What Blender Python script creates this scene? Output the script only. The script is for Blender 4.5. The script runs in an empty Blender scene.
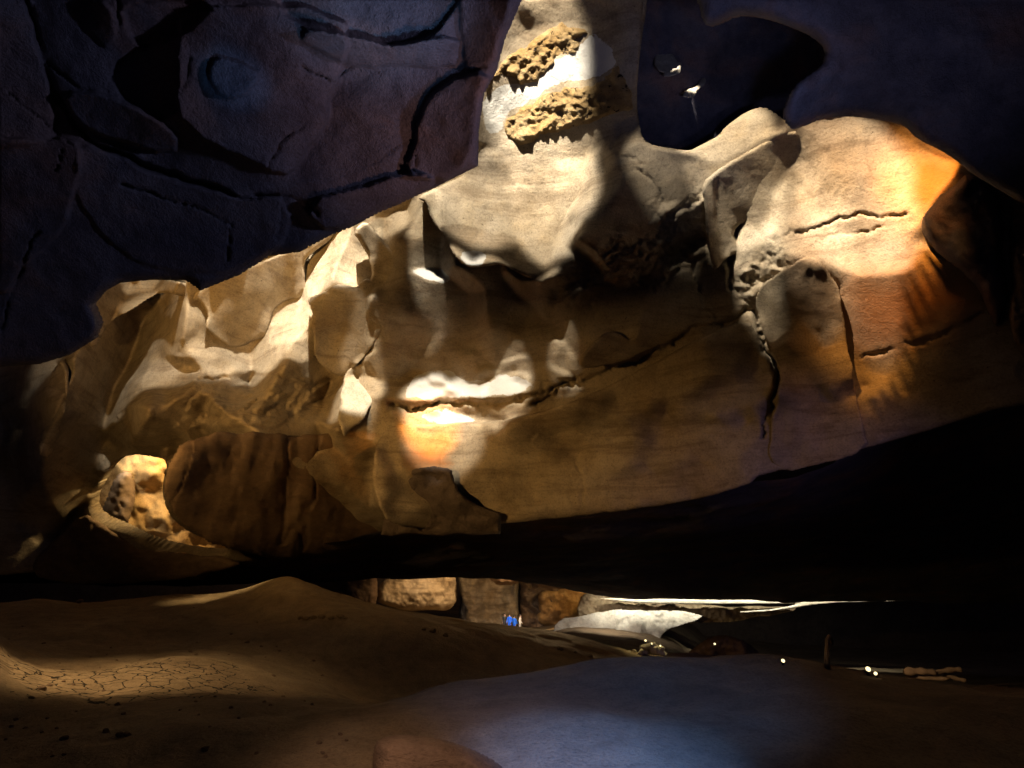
import bpy, bmesh, math, random
import numpy as np
from mathutils import Vector, Matrix
random.seed(5); RNG = np.random.default_rng(11)
S = bpy.context.scene; COL = S.collection
F_PX = 683.0; CAMZ = 1.7; YH = 598.0
PITCH = math.atan((YH-384)/F_PX)
cp, sp = math.cos(PITCH), math.sin(PITCH)
# ------------------------------------------------------------------ frame of reference (places measured from the viewpoint)
def cam2w(x, y, z):
    x = np.asarray(x, float); y = np.asarray(y, float); z = np.asarray(z, float)
    return np.stack([x, z*cp - y*sp, CAMZ + z*sp + y*cp], -1)
def P(u, v, d): return cam2w((np.asarray(u, float)-512)/F_PX*d, (384-np.asarray(v, float))/F_PX*d, d)
def PV(u, v, d): return Vector(P(u, v, d).tolist())
# ------------------------------------------------------------------ noise and polygon helpers
def vnoise(U, V, scale, seed):
    r = np.random.default_rng(seed); n = 257; g = r.random((n, n))
    x = (U/scale) % (n-1); y = (V/scale) % (n-1)
    i = np.floor(x).astype(int); j = np.floor(y).astype(int); fx = x-i; fy = y-j
    fx = fx*fx*(3-2*fx); fy = fy*fy*(3-2*fy); i2 = (i+1) % n; j2 = (j+1) % n
    return (g[j, i]*(1-fx)+g[j, i2]*fx)*(1-fy)+(g[j2, i]*(1-fx)+g[j2, i2]*fx)*fy - .5
def fbm(U, V, scale, seed, octv=4, gain=.5):
    s = 0; a = 1
    for k in range(octv):
        s = s + a*vnoise(U+31*k, V+17*k, scale, seed+k); a *= gain; scale *= .5
    return s
def chaikin(p, n=2, closed=True):
    p = np.array(p, float)
    for _ in range(n):
        q = np.roll(p, -1, 0) if closed else p[1:]
        a = p if closed else p[:-1]
        m = np.stack([a*.75+q*.25, a*.25+q*.75], 1).reshape(-1, 2)
        p = m if closed else np.vstack([p[:1], m, p[-1:]])
    return p
def sdf(U, V, poly):
    """positive inside"""
    d2 = np.full(U.shape, 1e12); inside = np.zeros(U.shape, bool); n = len(poly)
    for k in range(n):
        ax, ay = poly[k]; bx, by = poly[(k+1) % n]
        ex, ey = bx-ax, by-ay; L = ex*ex+ey*ey+1e-12
        t = np.clip(((U-ax)*ex+(V-ay)*ey)/L, 0, 1)
        dx = U-ax-t*ex; dy = V-ay-t*ey
        np.minimum(d2, dx*dx+dy*dy, out=d2)
        if ay != by:
            c = ((ay > V) != (by > V)) & (U < ex*(V-ay)/(by-ay)+ax)
            inside ^= c
    d = np.sqrt(d2); return np.where(inside, d, -d)
def nearest(U, V, poly):
    bd = np.full(U.shape, 1e12); X = U.copy(); Y = V.copy(); n = len(poly)
    for k in range(n):
        ax, ay = poly[k]; bx, by = poly[(k+1) % n]; ex, ey = bx-ax, by-ay; L = ex*ex+ey*ey+1e-12
        t = np.clip(((U-ax)*ex+(V-ay)*ey)/L, 0, 1); qx = ax+t*ex; qy = ay+t*ey
        dd = (U-qx)**2+(V-qy)**2; m = dd < bd
        bd = np.where(m, dd, bd); X = np.where(m, qx, X); Y = np.where(m, qy, Y)
    return X, Y
def linedist(U, V, pts):
    d2 = np.full(U.shape, 1e12)
    for k in range(len(pts)-1):
        ax, ay = pts[k]; bx, by = pts[k+1]; ex, ey = bx-ax, by-ay; L = ex*ex+ey*ey+1e-12
        t = np.clip(((U-ax)*ex+(V-ay)*ey)/L, 0, 1)
        np.minimum(d2, (U-ax-t*ex)**2+(V-ay-t*ey)**2, out=d2)
    return np.sqrt(d2)
# ------------------------------------------------------------------ relief planning: which faces of the wall look up to the upper lamp (KEY) and which to the low lamp (LOW)
ST = 2.0; U0, V0 = -120.0, -100.0
GU, GV = np.meshgrid(np.arange(U0, 1144, ST), np.arange(V0, 640, ST))
KEY = np.full(GU.shape, 0.04); LOW = np.full(GU.shape, 0.3)
WU = fbm(GU, GV, 22, 40, 3)*5; WV = fbm(GU, GV, 22, 50, 3)*5
def paint(M, poly, val, feather=1.5, rough=0.5, smooth=1, amount=1.0):
    p = chaikin(poly, smooth) if smooth else np.array(poly, float)
    x0, y0 = p.min(0)-feather-8; x1, y1 = p.max(0)+feather+8
    i0 = max(int((x0-U0)/ST), 0); i1 = min(int((x1-U0)/ST)+2, GU.shape[1]); j0 = max(int((y0-V0)/ST), 0); j1 = min(int((y1-V0)/ST)+2, GU.shape[0])
    if i1 <= i0 or j1 <= j0: return
    sl = (slice(j0, j1), slice(i0, i1))
    d = sdf(GU[sl]+WU[sl]*rough, GV[sl]+WV[sl]*rough, p)
    a = np.clip(d/max(feather, .5)*.5+.5, 0, 1); a = a*a*(3-2*a)*amount
    M[sl] = M[sl]*(1-a)+val*a
def ell(cx, cy, rx, ry, rot=0, n=14):
    t = np.arange(n)/n*2*math.pi; c, s = math.cos(math.radians(rot)), math.sin(math.radians(rot))
    x = np.cos(t)*rx; y = np.sin(t)*ry
    return list(zip(cx+x*c-y*s, cy+x*s+y*c))
def stroke(M, pts, w, val, feather=1.5, rough=.6, amount=1.0):
    pts = chaikin(pts, 2, False)
    d = w/2-linedist(GU+WU*rough, GV+WV*rough, pts)
    a = np.clip(d/max(feather, .5)*.5+.5, 0, 1)*amount
    M[:] = M*(1-a)+val*a
K, L = KEY, LOW
# --- LOW lamp (ochre)
paint(L, [(60,230),(350,200),(350,420),(160,470),(20,560),(0,380)], .10, 20)
paint(L, [(170,300),(230,262),(290,245),(330,232),(360,222),(312,255),(304,300),(270,325),(250,345),(232,345),(215,330),(200,300),(150,300),(120,310),(150,292)], .5, 6)
paint(L, ell(262,300,26,15,-30), .22, 12); paint(L, ell(232,318,16,20,20), .28, 12)
paint(L, [(140,283),(180,287),(205,292),(195,300),(150,302),(120,312)], .3, 5)
paint(L, [(170,340),(176,300),(196,294),(200,330),(180,346),(150,368)], .30, 6)
paint(L, [(306,300),(336,284),(372,282),(384,300),(402,290),(395,320),(372,350),(350,365),(345,382),(316,356),(314,330)], .62, 6)
paint(L, ell(325,325,14,22,10), .3, 12); paint(L, ell(392,260,18,22,30), .45, 12)
paint(L, [(372,236),(398,240),(404,282),(392,316),(382,328),(372,300)], .6, 7)
paint(L, [(384,330),(404,282),(450,285),(500,290),(560,300),(600,300),(640,290),(700,300),(660,330),(600,360),(560,372),(500,362),(420,380),(395,392),(372,375),(366,350)], .45, 8)
paint(L, ell(440,312,34,20,-20), .2, 18); paint(L, ell(505,318,22,16,10), .3, 14); paint(L, ell(388,360,16,20,20), .33, 8)
paint(L, ell(398,374,18,10,-30), .2, 8); paint(L, ell(545,335,36,14,-20), .5, 12); paint(L, ell(612,318,36,14,-25), .52, 12)
paint(L, [(432,232),(440,225),(462,268),(500,266),(540,285),(500,300),(440,290),(410,266),(418,247)], .22, 8)
paint(L, [(570,262),(584,222),(600,226),(612,200),(640,160),(690,180),(706,205),(712,262),(680,285),(610,292),(570,300),(545,300),(540,282)], .13, 6)
paint(L, [(636,345),(640,310),(655,292),(700,288),(712,308),(690,330),(650,348),(620,362)], .16, 6)
paint(L, [(585,352),(600,332),(614,330),(640,345),(600,362),(570,372)], .14, 5)
paint(L, [(548,372),(560,345),(575,346),(580,366)], .2, 4)
paint(L, [(400,425),(500,420),(560,400),(640,360),(720,325),(760,320),(768,400),(760,450),(700,490),(600,505),(530,515),(450,505),(452,480)], .42, 8)
paint(L, ell(535,435,26,18), .12, 12); paint(L, ell(590,420,36,16,-10), .16, 12); paint(L, ell(735,350,24,26), .16, 14)
paint(L, ell(716,382,18,8), .08, 8); paint(L, ell(700,420,34,10), .2, 10); paint(L, ell(660,440,26,30), .3, 14)
paint(L, ell(600,478,60,14,-6), .55, 16); paint(L, ell(520,490,50,12,3), .5, 12)
paint(L, ell(640,395,30,16,-30), .5, 12)
paint(L, [(374,394),(386,404),(394,422),(400,443),(400,453),(379,434),(366,420)], .75, 2)
paint(L, [(372,430),(400,455),(401,472),(388,472),(374,462)], .8, 3)
paint(L, [(696,182),(760,150),(798,134),(796,165),(772,200),(768,222),(745,222),(734,236),(742,252),(730,256),(714,270),(704,240)], .16, 3)
paint(L, [(640,145),(690,155),(722,166),(702,182),(672,165)], .28, 3)
paint(L, [(700,262),(714,266),(720,290),(740,298),(750,310),(710,318),(690,285)], .3, 6)
paint(L, [(765,310),(840,270),(850,330),(860,400),(800,440),(765,455),(775,400),(770,350)], .24, 12)
paint(L, [(838,268),(920,262),(950,262),(985,280),(1000,320),(980,360),(900,420),(850,430),(850,340)], .36, 12)
paint(L, [(790,470),(1000,350),(1000,370),(900,430),(800,480)], .34, 6)
paint(L, ell(805,344,18,14,10), .05, 6)
# left ribs and the dark boulder
paint(L, [(160,430),(385,425),(400,500),(440,500),(450,520),(250,560),(160,520)], .10, 8)
paint(L, [(204,460),(240,440),(300,455),(270,520),(215,515)], .13, 10)
paint(L, [(320,436),(360,428),(372,470),(350,500),(320,480)], .2, 6)
paint(L, [(366,455),(378,452),(386,480),(392,500),(382,515),(372,505),(368,480)], .5, 3)
paint(L, [(388,480),(404,492),(430,502),(420,520),(395,505)], .3, 6)
paint(L, [(60,360),(66,400),(40,460),(30,450),(48,410),(46,370)], .3, 4)
# --- KEY lamp (cream)
CR = [(429,204),(431,220),(445,237),(453,255),(464,265),(486,265),(501,263),(513,269),(525,276),(540,280),(548,271),(566,261),(572,257),(568,247),(572,235),(582,216),(591,220),(600,222),(603,205),(603,193),(607,184),(612,168),(625,152),(639,142),(634,112),(622,122),(600,152),(560,158),(535,150),(480,148),(478,167),(442,185),(415,197)]
paint(K, CR, .62, 2.5, .3, 0)
paint(K, ell(445,215,9,24,-28), .26, 9); paint(K, ell(512,170,50,9,3), .46, 10); paint(K, ell(500,205,10,30,5), .75, 10)
paint(K, ell(525,215,5,32,8), .42, 8); paint(K, ell(542,222,18,20), .8, 8); paint(K, ell(475,215,11,14), .42, 9)
paint(K, ell(565,205,22,7,50), .45, 8); paint(K, ell(590,190,14,26,-20), .72, 10)
paint(K, [(464,252),(470,250),(485,254),(482,264),(474,267),(462,263)], 1.0, 2)
paint(K, ell(528,264,13,9), .22, 6); paint(K, ell(548,270,12,6,-25), .7, 3)
paint(K, [(411,268),(425,268),(440,270),(449,281),(432,284),(420,278)], 1.1, 2)
paint(K, [(400,268),(412,284),(450,288),(452,282),(432,284),(418,278),(409,266)], .02, 3, amount=.6)
paint(K, [(349,222),(343,225),(332,239),(312,253),(304,262),(305,278),(307,298),(322,293),(336,284),(345,285),(357,288),(363,279),(373,279),(371,260),(361,243),(353,231)], 1.0, 1.5, .3, 0)
paint(K, [(307,300),(297,297),(285,300),(273,309),(269,325),(266,346),(287,345),(312,337),(311,323),(314,317),(310,307)], .92, 2, .3, 0)
paint(K, [(267,344),(258,337),(235,350),(217,339),(207,332),(205,323),(209,315),(201,301),(195,307),(194,315),(197,327),(197,334),(180,346),(168,356),(149,366),(140,380),(133,397),(122,420),(140,424),(160,415),(166,400),(172,384),(188,376),(217,383),(236,371),(258,371),(277,376),(290,370),(295,364),(314,358),(314,338),(287,343)], .5, 2.5, .5, 0)
paint(K, [(170,357),(195,353),(203,372),(195,373),(180,364)], .04, 3); paint(K, ell(222,362,12,6), .2, 4)
paint(K, [(122,418),(150,415),(140,440),(118,456),(100,470),(85,495),(92,470),(105,450),(112,435)], .22, 4)
paint(K, [(160,415),(175,385),(205,390),(212,400),(200,420),(186,425),(176,440),(164,450),(170,430),(190,405),(178,395)], .16, 3)
paint(K, [(118,300),(125,286),(146,281),(160,281),(146,300),(130,311),(116,312)], .3, 2, .3, 0)
paint(K, [(365,218),(385,219),(402,206),(410,212),(406,226),(398,234),(388,235),(383,243),(375,231)], .62, 2)
paint(K, [(408,200),(424,198),(427,220),(418,245),(404,234),(410,218)], .3, 3); paint(K, ell(384,226,9,5), .3, 5, amount=.5)
paint(K, [(372,338),(376,340),(374,352),(362,362),(366,370),(376,380),(388,385),(398,394),(400,410),(412,419),(427,424),(400,428),(392,412),(384,399),(373,390),(360,372),(355,360),(370,349)], 1.0, 1.5, .2, 0)
paint(K, [(345,378),(360,372),(374,386),(384,398),(374,398),(368,411),(364,420),(353,428),(342,436),(341,409)], .8, 1.5, .2, 0)
paint(K, [(397,396),(409,383),(424,372),(447,371),(459,376),(462,383),(480,384),(501,376),(514,372),(529,375),(540,385),(535,391),(512,394),(490,397),(465,399),(447,401),(426,402),(404,400)], 1.1, 1.5, .5, 0)
for e in (ell(424,378,7,2.5,8), ell(436,385,9,4,10), ell(448,393,6,2.6,20), ell(521,381,9,5,30), ell(420,386,6,1.8)): paint(K, e, .08, 1.5, .4)
paint(K, [(415,416),(426,410),(441,408),(460,412),(477,419),(500,421),(502,426),(441,428),(425,426)], 1.1, 1.5, .3, 0); paint(K, ell(433,414,7,3), .1, 1.5)
stroke(K, [(479,372),(480,364),(493,366),(501,376)], 4, .7); stroke(K, [(497,344),(500,372)], 2.5, .4); stroke(K, [(505,362),(522,357),(541,359),(553,368),(570,376)], 3.5, .6)
stroke(K, [(549,340),(549,366)], 2.5, .35); stroke(K, [(556,340),(566,342),(572,358)], 4, .35)
stroke(K, [(394,404),(420,408),(450,404),(500,402),(540,394),(560,386)], 5, .02)
paint(K, [(401,426),(434,426),(499,423),(504,430),(499,443),(490,460),(473,473),(460,484),(450,480),(452,469),(434,467),(401,473)], .58, 2, .2, 0)
paint(K, [(500,420),(600,405),(600,412),(505,428)], .15, 4); paint(K, ell(510,415,4,5), .5, 3)
ORG = [(800,130),(824,120),(852,116),(886,122),(900,135),(920,152),(947,162),(972,173),(954,185),(934,202),(922,219),(918,236),(927,248),(950,262),(925,264),(890,276),(860,277),(835,268),(818,258),(805,255),(782,252),(783,238),(776,231),(766,235),(758,243),(743,254),(736,243),(732,233),(738,222),(750,222),(760,230),(766,221),(772,191),(783,177),(794,163),(815,158),(828,150),(812,132)]
paint(K, ORG, .62, 3, .5, 0)
paint(K, ell(850,258,60,10,8), .75, 8); paint(K, ell(815,205,26,26), .75, 14); paint(K, ell(848,224,58,4,-5), .42, 3); paint(K, ell(840,212,50,2,-5), .8, 3)
paint(K, ell(812,145,10,14,-30), .25, 6)
paint(K, [(642,142),(656,147),(677,150),(689,152),(710,163),(724,161),(747,149),(766,137),(786,130),(780,118),(764,108),(747,112),(729,125),(722,135),(701,146),(689,151),(660,145)], .85, 3, .8, 0)
paint(K, ell(667,65,18,12,35), .4, 7, 1.5); paint(K, ell(694,87,13,6,-40), .4, 5, 1.5)
paint(K, [(637,142),(660,150),(690,168),(700,186),(688,184),(660,166),(640,165),(615,175)], .2, 8)
paint(K, ell(722,258,12,8,20), .3, 4)
# pendant above
paint(K, [(480,150),(484,100),(500,60),(520,30),(560,20),(600,30),(622,60),(632,100),(636,142),(600,152),(540,152)], .55, 3)
paint(K, [(572,160),(576,132),(574,104),(590,90),(612,76),(626,90),(632,110),(620,125),(600,150)], .05, 2.5); paint(L, [(572,160),(576,132),(574,104),(590,90),(612,76),(626,90),(632,110),(620,125),(600,150)], .3, 3)
paint(K, [(500,20),(520,-20),(620,-20),(640,60),(628,70),(610,30),(570,14),(530,22),(500,50),(482,95)], .12, 5)
# dark masses
paint(K, [(640,-60),(1100,-60),(1100,140),(975,170),(945,160),(900,125),(850,112),(800,120),(770,100),(730,120),(700,143),(640,138),(636,60)], .012, 4, amount=.0)
# the fissured rough zone
fz = sdf(GU, GV, chaikin([(545,285),(600,250),(640,225),(690,195),(705,200),(712,262),(690,268),(650,285),(600,300),(560,308)], 1))
rz = fbm(GU*.7+GV*.7, (GV-GU*-.5)*2.2, 16, 77, 4)
a = np.clip(fz/8+.5, 0, 1); K[:] = np.where(a > 0, K*(1-a)+a*np.clip(rz*.5-.06, 0.0, .18), K); L[:] = L*(1-a)+a*np.clip(.1+rz*.6, .01, .4)
fz = sdf(GU, GV, chaikin([(190,385),(215,378),(270,372),(338,378),(344,400),(335,420),(200,430),(170,420)], 1))
rz = fbm(GU, GV*3.2, 30, 87, 5); a = np.clip(fz/8+.5, 0, 1)
K[:] = K*(1-a)+a*np.clip(.12+rz*.45-(GV-375)*.0035, 0, .5); L[:] = L*(1-a)+a*np.clip(.12+rz*.35, .02, .3)
# cracks
for c, w in ((([(530,404),(580,382),(640,362),(690,332),(748,312)]), 5), (([(714,178),(716,230),(724,262),(736,290),(745,308)]), 2.5), (([(752,312),(764,340),(778,372),(774,400),(764,436)]), 4),
             (([(858,354),(900,348),(940,334),(985,310)]), 2), (([(590,300),(620,292),(660,262),(704,226)]), 5), (([(690,268),(700,300),(716,314)]), 3), (([(408,368),(398,376)]), 5),
             (([(790,236),(810,226),(850,218),(905,214)]), 1.6), (([(232,505),(240,480),(252,455)]), 4), (([(275,450),(283,470),(290,495)]), 5), (([(345,545),(335,500),(350,478)]), 3)):
    stroke(K, c, w, .0); stroke(L, c, w, .02)
LOW = np.clip((LOW-.12)*1.3+.07, .01, 1)
paint(KEY, [(60,362),(66,400),(44,455),(34,450),(48,410),(48,372)], .5, 3)
paint(LOW, [(158,492),(166,455),(180,440),(205,432),(250,430),(300,434),(358,426),(384,455),(410,495),(450,514),(420,532),(330,556),(280,564),(235,556),(178,526)], .035, 6)
for e, vv in ((ell(226,480,8,34,8),.12),(ell(262,470,9,26,-12),.10),(ell(300,500,8,30,10),.12),(ell(334,470,9,22,-25),.14),(ell(352,505,10,18,10),.10),(ell(282,530,30,6,-6),.09),(ell(378,478,7,24,-8),.4),(ell(408,505,12,8),.25),(ell(330,445,22,5),.12)): paint(LOW, e, vv, 8, 1.5)
for e, vv in ((ell(600,470,70,12,-6),.5),(ell(520,488,50,10,3),.55),(ell(660,452,50,9,-14),.4),(ell(745,455,40,9,-20),.3),(ell(600,440,30,8,-8),.3),(ell(690,372,20,12,-30),.4),(ell(650,392,24,10,-30),.45),(ell(820,420,50,8,-24),.32),(ell(930,378,40,7,-26),.4)): paint(LOW, e, vv, 10)
for e in (ell(560,452,22,8),ell(640,470,18,7),ell(690,462,16,6),ell(730,420,20,9),ell(770,410,14,10),ell(700,398,20,7),ell(640,420,22,8),ell(800,395,24,12),ell(850,390,20,9),ell(890,395,22,8),ell(600,400,16,6),ell(745,370,16,16),ell(660,405,10,8)): paint(LOW, e, .015, 7, 1.2, amount=.95)
KEY *= 1+.5*fbm(GU, GV, 26, 5, 5, .6); LOW *= 1.5*np.clip(1+1.0*fbm(GU, GV, 34, 6, 4, .55), .15, 2)
# ------------------------------------------------------------------ lamps that model the wall (positions in metres from the viewpoint)
LK = np.array([-3., 23., 10.]); LL = np.array([-12.6, .3, 12.5])
EK, EL = 11.5, 2.45               # irradiance wanted on the wall
REFK = np.array([2., 7., 26.]); REFL = np.array([-2., 4., 27.])
def base_depth(U, V): # the wall runs from far left to near right
    return np.interp(U, [-120, 0, 300, 600, 800, 1024, 1144], [33, 32, 30, 27, 24.5, 21.5, 20.5])
r0K = np.linalg.norm(LK-REFK); r0L = np.linalg.norm(LL-REFL)
def lampv(Lp, x, y, d):
    vx = Lp[0]-x*d; vy = Lp[1]-y*d; vz = Lp[2]-d; r = np.sqrt(vx*vx+vy*vy+vz*vz)
    return (vx-x*vz)/r, (vy-y*vz)/r, vz/r, r
def shade(a, b, x, y, c): return (a*c[0]+b*c[1]-c[2])/np.sqrt(a*a+b*b+(1+x*a+y*b)**2)
# the upper lamp is a cluster of aimed heads: (u, v, radius, strength, blend)
HEADS = [(530,70,64,.9,.5), (545,128,52,.7,.6), (482,212,50,.85,.55), (556,202,50,.85,.55), (338,260,42,2.6,.35), (404,218,26,.8,.5), (430,276,20,1.1,.5), (290,322,36,2.4,.4), (215,345,40,1.1,.5),
 (150,395,40,.55,.6), (140,296,26,.5,.6), (425,386,26,1.3,.5), (462,386,26,1.0,.5), (505,382,28,1.1,.5), (358,395,28,1.5,.5), (445,440,44,.8,.5), (845,172,56,1.0,.5), (905,170,40,.25,.6), (800,205,42,.9,.5), (860,238,40,.7,.6), (725,138,48,1.1,.5), (748,236,28,.9,.6), (190,415,26,.3,.7), (56,405,30,.3,.7), (655,170,30,.3,.8), (562,350,16,.6,.6)]
HD = []
for hu, hv, hr, hs, hb in HEADS:
    dz = float(base_depth(hu, hv)*(1+.00035*(hv-330))+.4); tgt = np.array([(hu-512)/F_PX*dz, (384-hv)/F_PX*dz, dz]); ax = tgt-LK; rr_ = np.linalg.norm(ax)
    HD.append((ax/rr_, math.atan(hr*dz/F_PX/rr_*1.06), hs, hb, tgt))
def heads(x, y, d):
    X = x*d-LK[0]; Y = y*d-LK[1]; Z = d-LK[2]; r = np.sqrt(X*X+Y*Y+Z*Z); c = 0
    for ax, half, hs, hb, _ in HD:
        t = np.clip(((X*ax[0]+Y*ax[1]+Z*ax[2])/r-math.cos(half))/((1-math.cos(half))*hb), 0, 1); c = c+hs*t*t*(3-2*t)
    return c
def fit_slopes(a0, b0, x, y, ck, cl, tk, tl, hc, mu, stp, rounds):
    wl = np.where((tk > .25) & (hc > .2), .06, np.where(tl < .16, 1.4, .6)); a, b = a0.copy(), b0.copy()
    wk = np.where(tk > .12, 6.0, 6.0)*np.clip(hc*1.5, 0, 1)
    def cost(p, q):
        sk = shade(p, q, x, y, ck); sl = shade(p, q, x, y, cl)
        return wk*(np.maximum(sk, 0)-tk)**2+wl*(np.maximum(sl, 0)-tl)**2+mu*((p-a0)**2+(q-b0)**2)+.003*(p*p+q*q)
    best = cost(a, b)
    for _ in range(rounds):
        A0, B0 = a.copy(), b.copy()
        for ia, ib in ((1,0),(-1,0),(0,1),(0,-1),(.7,.7),(-.7,.7),(.7,-.7),(-.7,-.7)):
            p, q = A0+ia*stp, B0+ib*stp; c = cost(p, q); m = c < best
            best = np.where(m, c, best); a = np.where(m, p, a); b = np.where(m, q, b)
        stp *= .62
    return a, b
def samp(M, U, V):
    x = np.clip((U-U0)/ST, 0, M.shape[1]-1.001); y = np.clip((V-V0)/ST, 0, M.shape[0]-1.001)
    i = x.astype(int); j = y.astype(int); fx = x-i; fy = y-j
    return (M[j, i]*(1-fx)+M[j, i+1]*fx)*(1-fy)+(M[j+1, i]*(1-fx)+M[j+1, i+1]*fx)*fy
def cgsolve(z, m, mh, mv, gh, gw, rho0, lam, iters):
    def ATA(z):
        r = lam*z*m
        d = (z[:, 1:]-z[:, :-1])*mh; r[:, 1:] += d; r[:, :-1] -= d
        d = (z[1:]-z[:-1])*mv; r[1:] += d; r[:-1] -= d
        return r
    b = lam*rho0*m
    d = gh*mh; b[:, 1:] += d; b[:, :-1] -= d
    d = gw*mv; b[1:] += d; b[:-1] -= d
    r = b-ATA(z); p = r.copy(); rs = (r*r).sum()
    for _ in range(iters):
        q = ATA(p); al = rs/((p*q).sum()+1e-30); z = z+al*p; r = r-al*q; n = (r*r).sum(); p = r+(n/(rs+1e-30))*p; rs = n
        if rs < 1e-13: break
    return z
def upsample(z, sh):
    jj = np.minimum(np.arange(sh[0])/2, z.shape[0]-1.001); ii = np.minimum(np.arange(sh[1])/2, z.shape[1]-1.001)
    j0 = jj.astype(int)[:, None]; i0 = ii.astype(int)[None]; fy = (jj-jj.astype(int))[:, None]; fx = (ii-ii.astype(int))[None]
    return (z[j0, i0]*(1-fx)+z[j0, i0+1]*fx)*(1-fy)+(z[j0+1, i0]*(1-fx)+z[j0+1, i0+1]*fx)*fy
def grads(z, mask, h):
    mh = mask[:, 1:] & mask[:, :-1]; mv = mask[1:] & mask[:-1]
    d = np.where(mh, z[:, 1:]-z[:, :-1], 0)/h; a = np.zeros_like(z); n = np.zeros_like(z); a[:, 1:] += d; a[:, :-1] += d; n[:, 1:] += mh; n[:, :-1] += mh; a /= np.maximum(n, 1)
    d = np.where(mv, z[1:]-z[:-1], 0)/h; b = np.zeros_like(z); n = np.zeros_like(z); b[1:] += d; b[:-1] += d; n[1:] += mv; n[:-1] += mv; b /= np.maximum(n, 1)
    return a*F_PX, -b*F_PX
def shadow_push(z, mk, u0, v0, h, kt):
    """faces that should catch the upper lamp but lie in a neighbour's shade come forward, the neighbour goes back"""
    d = np.exp(z); nj, ni = z.shape; J, I = np.nonzero(mk & (kt > .2)); uu = u0+I*h; vv = v0+J*h
    X = (uu-512)/F_PX*d[J, I]; Y = (384-vv)/F_PX*d[J, I]; Z = d[J, I]
    worst = np.zeros(len(J)); wj = J.copy(); wi = I.copy()
    for t in np.concatenate([np.linspace(.01, .2, 16), np.linspace(.22, .62, 16)]):
        x = X+t*(LK[0]-X); y = Y+t*(LK[1]-Y); zz = Z+t*(LK[2]-Z)
        i = np.round((512+F_PX*x/zz-u0)/h).astype(int); j = np.round((384-F_PX*y/zz-v0)/h).astype(int)
        ok = (i >= 0) & (i < ni) & (j >= 0) & (j < nj); i = np.clip(i, 0, ni-1); j = np.clip(j, 0, nj-1); ok &= mk[j, i]
        viol = np.where(ok, np.log(zz/d[j, i])+.0015, 0); m = viol > worst; worst = np.where(m, viol, worst); wj = np.where(m, j, wj); wi = np.where(m, i, wi)
    g = worst > .002; delta = np.zeros_like(z); W = np.zeros_like(z)
    np.minimum.at(delta, (J[g], I[g]), -worst[g]*.55); W[J[g], I[g]] = 1
    occ = np.zeros_like(z); np.maximum.at(occ, (wj[g], wi[g]), worst[g]*.55); W[occ > 0] = 1; delta = delta+occ
    return delta, W, float(g.mean()) if len(g) else 0.
def integrate(rho0, mask, U, V, step, lam, slopes=None, iters=(30, 26, 20, 14), sharp=.9, cast=True):
    """carve a surface whose faces look towards / away from the two lamps as planned; where that cannot be met the rock breaks in a step"""
    z = None; kk = 8; lev = 0
    kk = 8
    while kk >= 1:
        if min(mask[::kk, ::kk].shape) > 6:
            r0 = rho0[::kk, ::kk]; mk = mask[::kk, ::kk]; u = U[::kk, ::kk]; v = V[::kk, ::kk]; h = step*kk
            x = (u-512)/F_PX; y = (384-v)/F_PX; m = mk.astype(float); MH = (mk[:, 1:] & mk[:, :-1]).astype(float); MV = (mk[1:] & mk[:-1]).astype(float)
            z = r0*m if z is None else upsample(z, r0.shape)
            z = np.where(mk & (z < .6*r0), r0, z)*m
            if slopes: tk = tl = None
            else: kt = np.clip(samp(KEY, u, v), 0, 2); lt = np.clip(samp(LOW, u, v), 0, 2)
            wh, wv = MH, MV
            for it in range(iters[lev]):
                if slopes: a, b = slopes(u, v); a = a*F_PX; b = -b*F_PX
                else:
                    d = np.exp(np.where(mk, z, r0)); ck = lampv(LK, x, y, d); cl = lampv(LL, x, y, d)
                    hc = heads(x, y, d); tk = np.minimum(kt*(ck[3]/r0K)**2/np.maximum(hc, .3), .97); tl = np.minimum(lt*(cl[3]/r0L)**2, .95)
                    a0, b0 = grads(z, mk, h)
                    a, b = fit_slopes(a0, b0, x, y, ck, cl, tk, tl, hc, .03, .5 if it < 4 and lev == 0 else .25, 5)
                    a = np.clip(a, -3.2, 3.2); b = np.clip(b, -3.2, 3.2)
                a = a/F_PX; b = -b/F_PX
                gh = (a[:, 1:]+a[:, :-1])*.5*h; gw = (b[1:]+b[:-1])*.5*h
                sg = sharp/F_PX*h
                if it > 1 and kk <= 2: wh = MH/(1+((z[:, 1:]-z[:, :-1]-gh)/sg)**2); wv = MV/(1+((z[1:]-z[:-1]-gw)/sg)**2)
                lw = lam*kk*kk; rr = r0
                if not slopes and cast and it > 1 and it % 2 == 0 or (not slopes and cast and it == iters[lev]-1):
                    dl, W, frac = shadow_push(z, mk, U[0, 0], V[0, 0], h, kt)
                    lw = lw+W*.15; rr = np.where(W > 0, z+dl, r0)
                    if it >= iters[lev]-2: print('shade', kk, it, round(frac, 3))
                z = cgsolve(z, m, wh, wv, gh, gw, rr, lw, 70 if it < iters[lev]-1 else 120)
                if slopes and it > 3: break
        kk //= 2; lev += 1
    return z
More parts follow.
